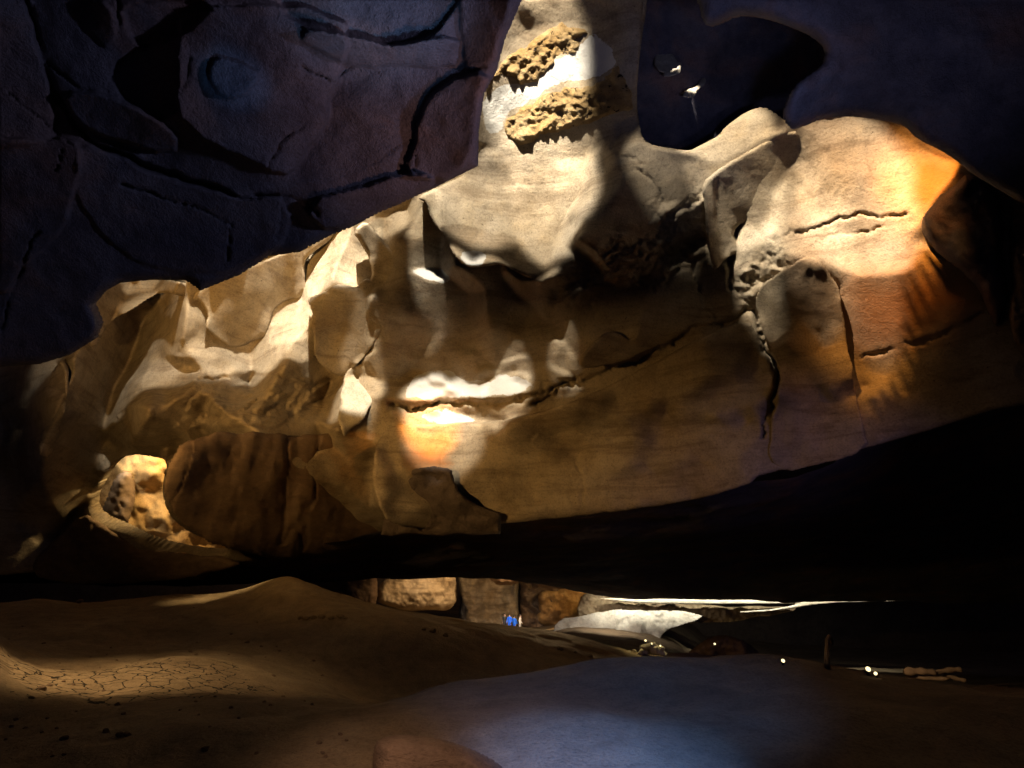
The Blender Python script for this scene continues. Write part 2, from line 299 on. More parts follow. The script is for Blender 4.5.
# ------------------------------------------------------------------ mesh output
def to_obj(name, verts, faces, mat, parent=None, smooth=True):
    me = bpy.data.meshes.new(name)
    verts = np.asarray(verts, np.float32); faces = np.asarray(faces, np.int32); nf, k = faces.shape
    me.vertices.add(len(verts)); me.vertices.foreach_set('co', verts.ravel())
    me.loops.add(nf*k); me.loops.foreach_set('vertex_index', faces.ravel())
    me.polygons.add(nf); me.polygons.foreach_set('loop_start', np.arange(0, nf*k, k, dtype=np.int32)); me.polygons.foreach_set('loop_total', np.full(nf, k, np.int32))
    me.update(calc_edges=True); me.validate()
    if smooth: me.polygons.foreach_set('use_smooth', np.ones(len(me.polygons), bool))
    if mat: me.materials.append(mat)
    o = bpy.data.objects.new(name, me); COL.objects.link(o)
    if parent: o.parent = parent
    return o
def tag(o, label=None, cat=None, group=None, kind=None):
    if label: o['label'] = label
    if cat: o['category'] = cat
    if group: o['group'] = group
    if kind: o['kind'] = kind
    return o
def rock(name, poly, mat, depth, step=2.0, lam=3e-5, rim=0, rimamt=0, relief=1.0, noise=.006, nscale=30, thick=1.6, seed=1, smooth=1, parent=None, slopes=None, holes=(), extra=None, edge=0.0, surface_tints=None):
    """a solid rock: outline at its own distance, modelled front, rounded rim, body behind"""
    p = chaikin(poly, smooth) if smooth else np.array(poly, float)
    if edge:      # ragged outline
        q = []
        for k in range(len(p)):
            a_, b_ = p[k], p[(k+1) % len(p)]; n = max(1, int(np.hypot(*(b_-a_))/6))
            for t in range(n): q.append(a_+(b_-a_)*t/n)
        q = np.array(q); q = q+np.stack([fbm(q[:, 0], q[:, 1], 14, seed+60, 3), fbm(q[:, 0], q[:, 1], 14, seed+70, 3)], 1)*edge; p = q
    x0, y0 = p.min(0)-2*step; x1, y1 = p.max(0)+2*step
    U, V = np.meshgrid(np.arange(x0, x1+step, step), np.arange(y0, y1+step, step))
    s = sdf(U, V, p)
    for h in holes: s = np.minimum(s, -sdf(U, V, h))
    mask = s > -step*.55
    X, Y = nearest(U, V, p)
    for h in holes:
        hx, hy = nearest(U, V, h); near = np.abs(sdf(U, V, h)) < np.abs(sdf(U, V, p)); X = np.where(near, hx, X); Y = np.where(near, hy, Y)
    snap = mask & (s < step*.45)
    U = np.where(snap, X, U); V = np.where(snap, Y, V)
    rho0 = np.log(depth(U, V)+np.zeros_like(U))
    if relief == 0 and not slopes: rho = rho0.copy()
    else:
        rho = integrate(rho0, mask, U, V, step, lam, slopes)
        if relief < 1: rho = rho0+(rho-rho0)*relief
    rho = rho + noise*fbm(U, V, nscale, seed, 6, .5)
    if rim:
        t = np.clip(s/rim, 0, 1); rho = rho+rimamt*(1-np.sqrt(1-(1-t)**2))
    if extra: rho = rho+extra(U, V)
    d = np.exp(rho); global LASTZ; LASTZ = (x0, y0, step, rho.copy(), mask)
    if relief > .9: print(name, 'depth', d[mask].min().round(1), d[mask].max().round(1), 'wanted', np.exp(rho0[mask]).mean().round(1))
    idx = -np.ones(U.shape, int); idx[mask] = np.arange(mask.sum())
    verts = P(U[mask], V[mask], d[mask])
    q = mask[:-1, :-1] & mask[1:, :-1] & mask[1:, 1:] & mask[:-1, 1:]
    f = np.stack([idx[:-1, :-1][q], idx[1:, :-1][q], idx[1:, 1:][q], idx[:-1, 1:][q]], 1)
    # edges used once -> skirt going back
    e = np.concatenate([f[:, [0, 1]], f[:, [1, 2]], f[:, [2, 3]], f[:, [3, 0]]]); key = np.sort(e, 1); h = key[:, 0].astype(np.int64)*(len(verts)+1)+key[:, 1]
    un, inv, cnt = np.unique(h, return_inverse=True, return_counts=True); be = e[cnt[inv] == 1]
    bu = np.unique(be); remap = -np.ones(len(verts), int); remap[bu] = np.arange(len(bu))+len(verts)
    uu = U[mask][bu]; vv = V[mask][bu]; dd = d[mask][bu]
    n0 = len(verts); allv = [verts]; prev = be.copy(); cx, cy = p.mean(0)
    rings = [(.35, .0), (1.0, .0)]
    off = n0; last = None
    for k, (t, sh) in enumerate(rings):
        dn = dd+thick*t
        # keep the body straight behind the outline seen from the front, a little narrower
        w = P(cx+(uu-cx)*(1-.012*(k+1)), cy+(vv-cy)*(1-.012*(k+1)), dn)
        allv.append(w)
    rm = lambda arr, k: (arr if k < 0 else (remap[arr]-n0)+n0+len(bu)*k)
    fs = [f]
    for k in range(len(rings)):
        a0, a1 = rm(be[:, 0], k-1), rm(be[:, 1], k-1); b0, b1 = rm(be[:, 0], k), rm(be[:, 1], k)
        fs.append(np.stack([a1, a0, b0, b1], 1))
    o = to_obj(name, np.concatenate(allv), np.concatenate(fs), mat, parent)
    for an, polys in (surface_tints or {}).items():
        a_ = np.zeros(mask.sum())
        for pl, fe in polys:
            uu_ = U[mask]; vv_ = V[mask]; jit = fbm(uu_, vv_, 16, 700, 5)*7
            a_ = np.maximum(a_, np.clip((sdf(uu_, vv_, chaikin(pl, 1))+jit)/fe+.5, 0, 1))
        at_ = o.data.attributes.new(an, 'FLOAT', 'POINT'); full = np.zeros(len(o.data.vertices), np.float32); full[:len(a_)] = a_; at_.data.foreach_set('value', full)
    return o
# ------------------------------------------------------------------ materials
def newmat(name):
    m = bpy.data.materials.new(name); m.use_nodes = True; nt = m.node_tree; nt.nodes.clear()
    out = nt.nodes.new('ShaderNodeOutputMaterial'); b = nt.nodes.new('ShaderNodeBsdfPrincipled'); nt.links.new(b.outputs[0], out.inputs[0]); return m, nt, b
def ramp(nt, fac, stops):
    r = nt.nodes.new('ShaderNodeValToRGB'); e = r.color_ramp.elements
    while len(e) < len(stops): e.new(.5)
    for k, (p, c) in enumerate(stops): e[k].position = p; e[k].color = (*c, 1) if len(c) == 3 else c
    nt.links.new(fac, r.inputs[0]); return r.outputs[0]
def noise_n(nt, co, scale, detail=6, rough=.6, dist=0):
    n = nt.nodes.new('ShaderNodeTexNoise'); n.inputs['Scale'].default_value = scale; n.inputs['Detail'].default_value = detail; n.inputs['Roughness'].default_value = rough
    n.inputs['Distortion'].default_value = dist; nt.links.new(co, n.inputs['Vector']); return n.outputs['Fac']
def mixc(nt, fac, a, b, mode='MIX'):
    m = nt.nodes.new('ShaderNodeMix'); m.data_type = 'RGBA'; m.blend_type = mode
    for s_, v in ((0, fac), (6, a), (7, b)):
        if hasattr(v, 'links'): nt.links.new(v, m.inputs[s_])
        else: m.inputs[s_].default_value = v if s_ == 0 else (*v, 1)
    return m.outputs[2]
def mathn(nt, op, a, b=None):
    m = nt.nodes.new('ShaderNodeMath'); m.operation = op
    for i, v in enumerate((a, b)):
        if v is None: continue
        if hasattr(v, 'links'): nt.links.new(v, m.inputs[i])
        else: m.inputs[i].default_value = v
    return m.outputs[0]
def rockmat(name, c1, c2, c3, scale=.25, bump=.12, spots=None, stretch=(1, 1, 1), rough=.85, pits=.0, cracks=0, pan=None, streak=False):
    m, nt, b = newmat(name); tc = nt.nodes.new('ShaderNodeTexCoord'); mp = nt.nodes.new('ShaderNodeMapping'); mp.inputs['Scale'].default_value = stretch
    nt.links.new(tc.outputs['Object'], mp.inputs[0]); co = mp.outputs[0]
    big = noise_n(nt, co, scale, 5, .55, .6); mid = noise_n(nt, co, scale*7, 6, .7, .3); fine = noise_n(nt, co, scale*60, 4, .75)
    col = ramp(nt, big, [(.3, c1), (.5, c2), (.7, c3)])
    col = mixc(nt, .55, col, ramp(nt, mid, [(.3, (.45,.42,.4)), (.5, (.9,.9,.9)), (.7, (1.25,1.2,1.1))]), 'MULTIPLY')
    col = mixc(nt, .6, col, ramp(nt, fine, [(.32, (.5,.48,.45)), (.52, (1,1,1)), (.75, (1.15,1.15,1.1))]), 'MULTIPLY')
    if streak: # bedding and stains; white and rusty mineral, in part lamp light put into the colour
        m2_ = nt.nodes.new('ShaderNodeMapping'); m2_.inputs['Scale'].default_value = (.25, .25, 2.2); m2_.inputs['Rotation'].default_value = (0, .22, 0); nt.links.new(tc.outputs['Object'], m2_.inputs[0])
        bd_ = noise_n(nt, m2_.outputs[0], 1.1, 6, .68, .5); col = mixc(nt, .5, col, ramp(nt, bd_, [(.36, (.42,.33,.24)), (.5, (1,.97,.9)), (.68, (1.12,1.1,1.05))]), 'MULTIPLY')
        pt = noise_n(nt, co, 9, 5, .6); col = mixc(nt, ramp(nt, pt, [(.66, (0,0,0)), (.72, (.8,.8,.8))]), col, (.05,.035,.02))
        for an, cc in (('crust_and_light', (.52,.52,.52)), ('rust_and_glow', (.36,.15,.05))):
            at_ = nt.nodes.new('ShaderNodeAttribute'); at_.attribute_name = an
            ed_ = mathn(nt, 'ADD', at_.outputs['Fac'], mathn(nt, 'MULTIPLY', mathn(nt, 'SUBTRACT', fine, .5), .9)); col = mixc(nt, ramp(nt, ed_, ([(.42, (0,0,0)), (.58, (.85,.85,.85))] if an == 'crust_and_light' else [(.2, (0,0,0)), (1.1, (.9,.9,.9))])), col, cc)
    if spots: # mineral crust
        sn = noise_n(nt, co, scale*spots[1], 9, .62, .8); col = mixc(nt, ramp(nt, sn, [(spots[2], (0,0,0)), (spots[2]+.03, (1,1,1))]), col, spots[0])
    vo = nt.nodes.new('ShaderNodeTexVoronoi'); vo.inputs['Scale'].default_value = scale*26; nt.links.new(co, vo.inputs['Vector'])
    h = mathn(nt, 'ADD', mathn(nt, 'MULTIPLY', mid, 1.0), mathn(nt, 'MULTIPLY', fine, .6))
    h = mathn(nt, 'ADD', h, mathn(nt, 'MULTIPLY', mathn(nt, 'MINIMUM', vo.outputs['Distance'], .35), pits))
    if cracks:
        v2 = nt.nodes.new('ShaderNodeTexVoronoi'); v2.feature = 'DISTANCE_TO_EDGE'; v2.inputs['Scale'].default_value = cracks
        wv = nt.nodes.new('ShaderNodeVectorMath'); wv.operation = 'ADD'; nn = nt.nodes.new('ShaderNodeTexNoise'); nn.inputs['Scale'].default_value = cracks*1.3; nt.links.new(co, nn.inputs['Vector'])
        sc_ = nt.nodes.new('ShaderNodeVectorMath'); sc_.operation = 'SCALE'; sc_.inputs['Scale'].default_value = .22; nt.links.new(nn.outputs['Color'], sc_.inputs[0]); nt.links.new(co, wv.inputs[0]); nt.links.new(sc_.outputs[0], wv.inputs[1]); nt.links.new(wv.outputs[0], v2.inputs['Vector'])
        g = noise_n(nt, co, cracks*.35, 3)
        ds = nt.nodes.new('ShaderNodeVectorMath'); ds.operation = 'DISTANCE'; nt.links.new(co, ds.inputs[0]); ds.inputs[1].default_value = pan[0]
        g = mathn(nt, 'SUBTRACT', mathn(nt, 'MULTIPLY', g, 1.5), mathn(nt, 'DIVIDE', ds.outputs['Value'], pan[1]))
        crk = mathn(nt, 'MULTIPLY', mathn(nt, 'LESS_THAN', v2.outputs['Distance'], .035), mathn(nt, 'GREATER_THAN', g, .0))
        h = mathn(nt, 'SUBTRACT', h, mathn(nt, 'MULTIPLY', crk, 1.2)); col = mixc(nt, crk, col, (.02,.015,.01))
    bn = nt.nodes.new('ShaderNodeBump'); bn.inputs['Strength'].default_value = .9; bn.inputs['Distance'].default_value = bump; nt.links.new(h, bn.inputs['Height']); nt.links.new(bn.outputs[0], b.inputs['Normal'])
    nt.links.new(col, b.inputs['Base Color']); b.inputs['Roughness'].default_value = rough; b.inputs['Specular IOR Level'].default_value = .25
    return m
def flat(name, c, rough=.6, emit=None, metal=0):
    m, nt, b = newmat(name); tc = nt.nodes.new('ShaderNodeTexCoord'); n = noise_n(nt, tc.outputs['Object'], 6, 5)
    nt.links.new(ramp(nt, n, [(.3, tuple(x*.75 for x in c)), (.7, tuple(min(1, x*1.15) for x in c))]), b.inputs['Base Color']); b.inputs['Roughness'].default_value = rough; b.inputs['Metallic'].default_value = metal
    if emit: b.inputs['Emission Color'].default_value = (*emit[0], 1); b.inputs['Emission Strength'].default_value = emit[1]
    return m
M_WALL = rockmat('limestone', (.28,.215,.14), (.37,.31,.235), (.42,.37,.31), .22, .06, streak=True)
M_PALE = rockmat('pale_light_pool', (.40,.33,.24), (.50,.45,.37), (.58,.55,.48), .3, .035)
M_ORNG = rockmat('iron_stained_limestone', (.50,.27,.10), (.52,.33,.15), (.56,.42,.25), .2, .10)
M_SPONGE = rockmat('corroded_ochre', (.42,.26,.10), (.50,.34,.16), (.56,.42,.24), .8, .35, spots=((.05,.03,.015), 5, .60), pits=1.5)
M_DARK = rockmat('dark_purple_and_shaded_limestone', (.075,.075,.11), (.13,.12,.15), (.25,.15,.13), .42, .08, cracks=0)  # dark rock; also stands in for shade on the ceiling and in the hollow
M_BROWN = rockmat('brown_limestone', (.15,.10,.07), (.21,.145,.10), (.27,.19,.13), .3, .06, stretch=(1,1,2.5))
M_MUD = rockmat('cracked_mud', (.20,.14,.09), (.28,.21,.13), (.36,.28,.18), .35, .08, cracks=2.9, pan=(PV(140, 672, 13.2), 3.1))
M_SAND = rockmat('pale_sand', (.48,.44,.38), (.55,.51,.45), (.6,.57,.52), .5, .05)
M_VOID = rockmat('unlit_limestone', (.10,.08,.08), (.14,.11,.10), (.18,.14,.12), .2, .2)  # limestone darkened in colour to stand in for shade
M_WOOD = flat('weathered_wood', (.22,.14,.08), .8)
# ------------------------------------------------------------------ the wall masses
bd = base_depth
def plus(k): return lambda U, V: bd(U, V)*(1+.00035*(V-330))+k
GAP = np.array(chaikin([(100,478),(112,462),(132,454),(150,456),(168,460),(163,480),(163,500),(172,520),(192,534),(215,542),(228,548),(226,556),(190,554),(150,545),(120,530),(95,520),(86,505)], 1))
WALL = [(-110,250),(60,250),(120,230),(330,180),(366,190),(415,160),(455,150),(468,120),(480,85),(498,40),(506,-90),(652,-90),(648,0),(640,50),(636,100),(640,128),(644,141),(656,146),(677,149),(689,151),(701,145),(722,134),(729,124),(747,111),(764,106),(778,115),(792,124),(830,100),(1140,60),(1140,400),(1024,400),(900,440),(785,468),(700,496),(640,506),(560,516),(500,520),(430,520),(380,532),(320,552),(240,564),(160,562),(90,566),(0,576),(-110,585)]
FIS = [([(530,404),(580,382),(640,362),(690,332),(748,312)], 3.2, .03), ([(714,178),(716,230),(724,262),(736,290),(745,308)], 1.8, .02), ([(752,312),(764,340),(778,372),(774,400),(764,436)], 3, .03),
 ([(858,354),(900,348),(940,334),(985,310)], 1.4, .012), ([(590,300),(620,288),(660,262),(704,236)], 5, .035), ([(690,268),(700,300),(716,314)], 1.6, .014), ([(392,404),(420,407),(450,403),(500,401),(545,392),(575,380)], 3, .028),
 ([(790,236),(810,226),(850,218),(905,214)], 1.2, .01), ([(806,246),(840,236),(880,226)], 1., .008), ([(500,344),(496,372)], .9, .006), ([(470,206),(478,232),(484,244)], .9, .006), ([(637,170),(655,178),(668,200),(672,212)], 1.1, .01), ([(640,165),(612,150),(620,120)], .8, .006), ([(600,560),(560,520)], 1, .01),
 ([(446,440),(447,470)], .9, .008), ([(576,452),(584,480),(580,500)], .9, .008), ([(196,378),(240,372),(300,380),(338,384)], 2, .02), ([(150,372),(120,420),(96,470)], 1.2, .012), ([(165,408),(140,440),(110,470),(96,500)], 1.5, .014), ([(500,436),(560,432),(640,446)], .8, .005), ([(470,480),(560,476),(650,464)], .8, .004), ([(640,440),(700,430),(740,436)], .8, .005)]
def carve(U, V):
    wu = fbm(U, V, 22, 601, 5, .6)*9; wv = fbm(U, V, 22, 611, 5, .6)*9; r = 0
    for k, (c, w, a) in enumerate(FIS):
        dd_ = linedist(U+wu, V+wv, chaikin(c, 2, False)); ww = w*np.clip(1+1.6*fbm(U, V, 24, 620+k, 2), .3, 2); r = r+.75*a*np.exp(-dd_/(ww*.7))*np.clip(.8+1.6*fbm(U, V, 30, 650+k, 2), .0, 1.3)
    a_ = U*.84-V*.54; c_ = U*.54+V*.84
    for pl, amp, kx, ky, sc in (([(545,285),(600,250),(640,225),(690,195),(705,200),(712,262),(690,268),(650,285),(600,300),(560,308)], .015, .55, 1.6, 20), ([(190,385),(215,378),(270,372),(338,378),(344,400),(335,420),(200,430),(170,420)], .010, .4, 1.9, 18), ([(740,262),(770,240),(800,250),(790,280),(760,300),(742,290)], .011, .8, 1.3, 16), ([(520,395),(560,380),(600,366),(590,390),(540,404)], .006, .6, 1.5, 14)):
        m_ = np.clip(sdf(U+wu*2, V+wv*2, chaikin(pl, 2))/22+.35, 0, 1); q = fbm((a_+wu)*kx, (c_+wv)*ky, sc, 640, 6, .56); r = r+amp*m_*(.6-2.4*np.abs(q))
    return r
o = rock("cave_wall", WALL, M_WALL, plus(.4), lam=1.5e-4, holes=(GAP,), thick=.6, seed=3, noise=.0014, step=1.6, rim=5, rimamt=.006, extra=carve, surface_tints={'crust_and_light': [([(482,100),(500,84),(530,86),(548,62),(566,56),(590,34),(612,50),(618,66),(600,78),(580,82),(556,84),(530,98),(505,116),(504,134),(484,136)], 3), ([(400,396),(424,372),(447,371),(480,384),(514,372),(540,385),(512,394),(465,399),(426,402)], 3), ([(415,416),(441,408),(477,419),(470,425),(430,425)], 3), ([(462,250),(486,254),(482,266),(462,263)], 2), ([(411,268),(440,270),(449,281),(420,279)], 2)],
  'rust_and_glow': [([(838,272),(900,268),(950,262),(985,285),(990,310),(940,332),(880,350),(850,340)], 60), ([(920,150),(972,172),(945,190),(925,215),(905,190)], 22), ([(404,452),(440,456),(452,468),(404,470)], 10)]}); tag(o, kind='structure')  # small white patches and orange ends put lamp light into the colour
WALLZ = LASTZ
def follow(Z_, k):
    u0, v0, st, z, mk = Z_; zf = np.where(mk, z, np.nan); fill = np.nanmean(zf); zf = np.where(mk, z, fill)
    def f(U, V):
        x = np.clip((U-u0)/st, 0, z.shape[1]-1.001); y = np.clip((V-v0)/st, 0, z.shape[0]-1.001); i = x.astype(int); j = y.astype(int); fx = x-i; fy = y-j
        return np.exp((zf[j, i]*(1-fx)+zf[j, i+1]*fx)*(1-fy)+(zf[j+1, i]*(1-fx)+zf[j+1, i+1]*fx)*fy)-k
    return f
def walld(U, V):
    u0, v0, st, z, mk = WALLZ; i = np.clip(np.round((np.asarray(U)-u0)/st).astype(int), 0, z.shape[1]-1); j = np.clip(np.round((np.asarray(V)-v0)/st).astype(int), 0, z.shape[0]-1)
    return np.where(mk[j, i], np.exp(z[j, i]), np.nan)
def onwall(poly, k, q=20):
    """distance of a piece resting on the wall: a plane through the wall behind it, k metres proud"""
    p = np.array(poly, float); U, V = np.meshgrid(np.arange(p[:, 0].min(), p[:, 0].max(), 4), np.arange(p[:, 1].min(), p[:, 1].max(), 4))
    m = sdf(U, V, p) > -6; w = walld(U, V); m &= ~np.isnan(w); A_ = np.stack([U[m], V[m], np.ones(m.sum())], 1)
    c, *_ = np.linalg.lstsq(A_, w[m], rcond=None); off = np.percentile(w[m]-A_@c, q)
    return lambda U, V: c[0]*U+c[1]*V+c[2]+min(off, 0)-k
# scalloped masses standing proud of the wall
CRK_ = {'crust_and_light': [([(482,100),(500,84),(530,86),(548,62),(566,56),(590,34),(612,50),(618,66),(600,78),(580,82),(556,84),(530,98),(505,116),(504,134),(484,136)], 3), ([(462,250),(486,254),(482,266),(462,263)], 2)]}
CUR = [(470,172),(442,185),(415,197),(426,203),(431,220),(445,237),(453,255),(464,266),(475,268),(486,266),(501,264),(513,270),(525,277),(540,281),(548,272),(566,262),(572,257),(568,247),(572,235),(582,216),(591,220),(600,222),(603,205),(603,193),(607,184),(612,168),(625,152),(641,142),(636,100),(640,50),(650,-90),(500,-90),(490,40),(472,85),(466,120)]
o = rock('rock_curtain', CUR, M_WALL, onwall(CUR, .15), lam=1e-4, noise=.0014, rim=4, rimamt=.006, thick=.9, seed=201, smooth=1, step=1.5, surface_tints=CRK_); CURZ = LASTZ
tag(o, 'broad cream stone curtain with a scalloped lower edge, running down from the spongy pocket', 'rock curtain')
LA = [(314,340),(311,323),(314,317),(310,307),(307,298),(322,293),(336,284),(345,285),(357,288),(363,279),(373,279),(371,260),(361,243),(353,231),(365,220),(376,232),(388,246),(400,255),(405,285),(395,315),(384,328),(374,345),(364,358),(357,364),(345,378),(330,372),(314,358)]
o = rock('rock_lobe', LA, M_WALL, onwall(LA, .1), lam=2e-4, noise=.0012, rim=4, rimamt=.006, thick=.6, seed=202, step=1.4)
tag(o, 'smooth ochre lobe right of the two bright white scallops', 'rock lobe')
LB = [(190,300),(200,288),(240,270),(300,246),(330,230),(350,220),(345,226),(332,239),(312,253),(304,262),(305,278),(307,298),(297,297),(285,300),(273,309),(269,325),(266,343),(258,337),(235,350),(217,339),(207,330),(205,323),(209,315),(201,301)]
o = rock('rock_lobe', LB, M_WALL, onwall(LB, .08), lam=2e-4, noise=.0012, rim=3, rimamt=.004, thick=.6, seed=203, step=1.4)
tag(o, 'long ochre lobe tucked under the dark overhang edge, left of the white scallops', 'rock lobe')
PI = [(700,184),(722,166),(747,152),(766,140),(786,131),(799,131),(798,150),(794,163),(783,177),(772,191),(768,210),(766,221),(755,226),(742,222),(733,232),(737,243),(742,254),(728,256),(714,272),(711,262),(706,240),(705,205)]
o = rock('rock_pillar', PI, M_WALL, onwall(PI, .1), lam=2e-4, noise=.0014, rim=4, rimamt=.006, thick=.7, seed=204, step=1.4)
tag(o, 'shaded brown leaning pillar just left of the bright cream and orange bulge', 'rock pillar')
SB = [(782,272),(805,255),(820,262),(835,283),(843,305),(846,340),(856,380),(858,415),(872,450),(800,470),(772,468),(768,440),(777,404),(782,372),(768,340),(755,312),(757,290),(768,278)]
o = rock('boulder', SB, M_WALL, onwall(SB, .0), lam=2e-4, noise=.0016, rim=2.5, rimamt=.002, thick=.6, seed=205, step=1.5, edge=4)
tag(o, 'shaded grey-brown boulder face below the bright bulge, right of the deep curved crack', 'boulder')
SC = [(640,312),(655,293),(700,287),(716,314),(692,334),(650,350),(622,362),(586,370),(576,362),(590,345),(603,333),(616,331),(634,342)]
o = rock('rock_lobe', SC, M_WALL, onwall(SC, .05), lam=2e-4, noise=.0014, rim=4, rimamt=.005, thick=.5, seed=206, step=1.4, edge=1)
tag(o, 'dark rounded lobe resting on the long crack in the middle of the wall', 'rock lobe')
SH = [(396,424),(434,424),(499,421),(545,411),(590,394),(640,370),(700,338),(748,318),(762,340),(776,372),(772,402),(762,440),(768,478),(700,500),(600,514),(500,524),(440,530),(390,526),(376,500),(372,462),(382,432)]
o = rock('rock_shelf', SH, M_WALL, onwall(SH, .12), lam=4e-5, noise=.0016, rim=4, rimamt=.006, thick=.8, seed=207, step=1.6, smooth=1, edge=1.5, extra=lambda U, V: carve(U, V)*.8, surface_tints={'rust_and_glow': [([(404,450),(440,454),(452,468),(404,470)], 20)]})  # orange lamp glow put into the shelf colour here
tag(o, 'long banded shelf of tan rock below the crack, along the bottom of the lit wall', 'rock shelf')
LL_ = [(60,360),(67,357),(70,380),(65,410),(59,440),(48,460),(37,453),(43,425),(50,400),(49,376)]
o = rock('rock_rib', LL_, M_WALL, onwall(LL_, .1), lam=2e-3, noise=.003, rim=4, rimamt=.008, thick=.6, seed=208, step=1.4, edge=2)
tag(o, 'narrow hanging rib of brown rock near the left edge, below the overhang', 'rock rib')
LT = [(88,310),(96,292),(112,284),(140,279),(165,279),(190,284),(202,293),(186,297),(162,291),(146,300),(130,311),(114,318),(102,334),(94,350),(86,340)]
o = rock('rock_lip', LT, M_WALL, onwall(LT, .3), lam=6e-4, noise=.0016, rim=3, rimamt=.005, thick=.6, seed=209, step=1.4)
tag(o, 'curled pinkish lip of stone peeping out under the left end of the dark overhang', 'rock lip')
LR = [(30,562),(62,534),(84,512),(100,522),(118,535),(150,547),(190,555),(228,556),(246,566),(150,584),(40,584)]
o = rock('rock_ledge', LR, M_BROWN, onwall(LR, .25), lam=2e-3, relief=.3, noise=.012, nscale=24, rim=5, rimamt=.01, thick=.6, seed=211, step=1.4, edge=2.5)
tag(o, 'low dark brown ledge forming the sill of the small lit gap on the left', 'rock ledge')
HOL = [(625,-120),(860,-120),(860,140),(790,150),(700,175),(620,150),(640,100)]
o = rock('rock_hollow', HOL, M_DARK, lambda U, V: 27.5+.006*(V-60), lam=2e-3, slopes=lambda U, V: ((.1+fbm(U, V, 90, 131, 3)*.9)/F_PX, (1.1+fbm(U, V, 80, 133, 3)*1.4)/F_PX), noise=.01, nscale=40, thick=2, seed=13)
tag(o, 'dark blue hollow between the pendant and the blackish hanging rock, dabbed with pale pools of light', 'rock hollow')
HZ = LASTZ
for q_, c_ in enumerate((ell(667,65,18,12,35), ell(694,87,13,6,-40))):  # pale raised patches standing in for pools of light
    rock('light_pool_patch', c_, M_PALE, (lambda vc: lambda U, V: follow(HZ, .75)(U, V)-.07*(V-vc))((65, 87)[q_]), step=.8, relief=0, noise=.004, nscale=4, rim=2, rimamt=.006, thick=.5, seed=113+q_, edge=9, parent=o)
# ceiling slab: underside, its shade put into a dark colour, running away to a far lip
def sheet(name, rows, mat, u0, u1, nu, nd, kind=None, namp=.0, nscale=1.0, seed=0, power=1.0, flip=False, logd=True):
    """rows: [(depth or curve, [(u,v)...])]: terrain given by contour lines, smooth in between"""
    u = np.linspace(u0, u1, nu); D = []; Vv = []
    for d_, c in rows:
        D.append(np.interp(u, *zip(*d_)) if isinstance(d_, list) else np.full(nu, float(d_)))
        cc = chaikin(c, 2, False); Vv.append(np.interp(u, cc[:, 0], cc[:, 1]))
    D = np.array(D); Vv = np.array(Vv); Hh = (384-Vv)/F_PX*D          # height in viewpoint frame
    t = np.linspace(0, len(rows)-1, nd); k = np.clip(t.astype(int), 0, len(rows)-2); f = (t-k)[:, None]; m_ = len(rows)
    def cat(A_):
        p0 = A_[np.maximum(k-1, 0)]; p1 = A_[k]; p2 = A_[k+1]; p3 = A_[np.minimum(k+2, m_-1)]
        m1 = (p2-p0)*.5; m2 = (p3-p1)*.5
        return (2*f**3-3*f**2+1)*p1+(f**3-2*f**2+f)*m1+(-2*f**3+3*f**2)*p2+(f**3-f**2)*m2
    d = np.exp(cat(np.log(D))); h = cat(Hh)
    X = (u[None]-512)/F_PX*d
    W = cam2w(X, h, d)
    if namp: W[..., 2] += namp*fbm(W[..., 0]+200, W[..., 1]+200, nscale, seed, 6, .5)
    idx = np.arange(nu*nd).reshape(nd, nu)
    f_ = np.stack([idx[:-1, :-1].ravel(), idx[:-1, 1:].ravel(), idx[1:, 1:].ravel(), idx[1:, :-1].ravel()], 1)
    if flip: f_ = f_[:, ::-1]
    o = to_obj(name, W.reshape(-1, 3), f_, mat)
    if kind: o['kind'] = kind
    return o
EDGE = [(-300,560),(0,556),(90,545),(160,552),(240,562),(300,548),(400,520),(450,514),(520,518),(600,512),(650,500),(720,488),(760,474),(800,470),(850,452),(900,425),(950,396),(1000,374),(1024,368),(1300,300)]
LIP = [(-300,576),(0,576),(200,580),(330,576),(460,576),(540,584),(620,596),(720,600),(900,600),(1300,598)]
EDF = [(-300,34.5),(0,36),(300,35),(450,31.5),(600,29.5),(700,27.6),(800,27.2),(900,26.6),(1024,24.5),(1300,22)]
EDW = [(-300,33),(0,32.5),(300,30.5),(600,27),(800,24.6),(1024,21.4),(1300,19)]
o = sheet('cave_ceiling', [(EDF, EDGE), ([(a, b+5) for a, b in EDF], [(a, b+ (598-b)*.28) for a, b in EDGE]), (48, [(a, 598-(598-b)*.36) for a, b in EDGE]), (62, LIP), (63.5, [(a, b-9) for a, b in LIP])], M_DARK, -300, 1300, 640, 130, 'structure', .5, 5, 9, flip=True)
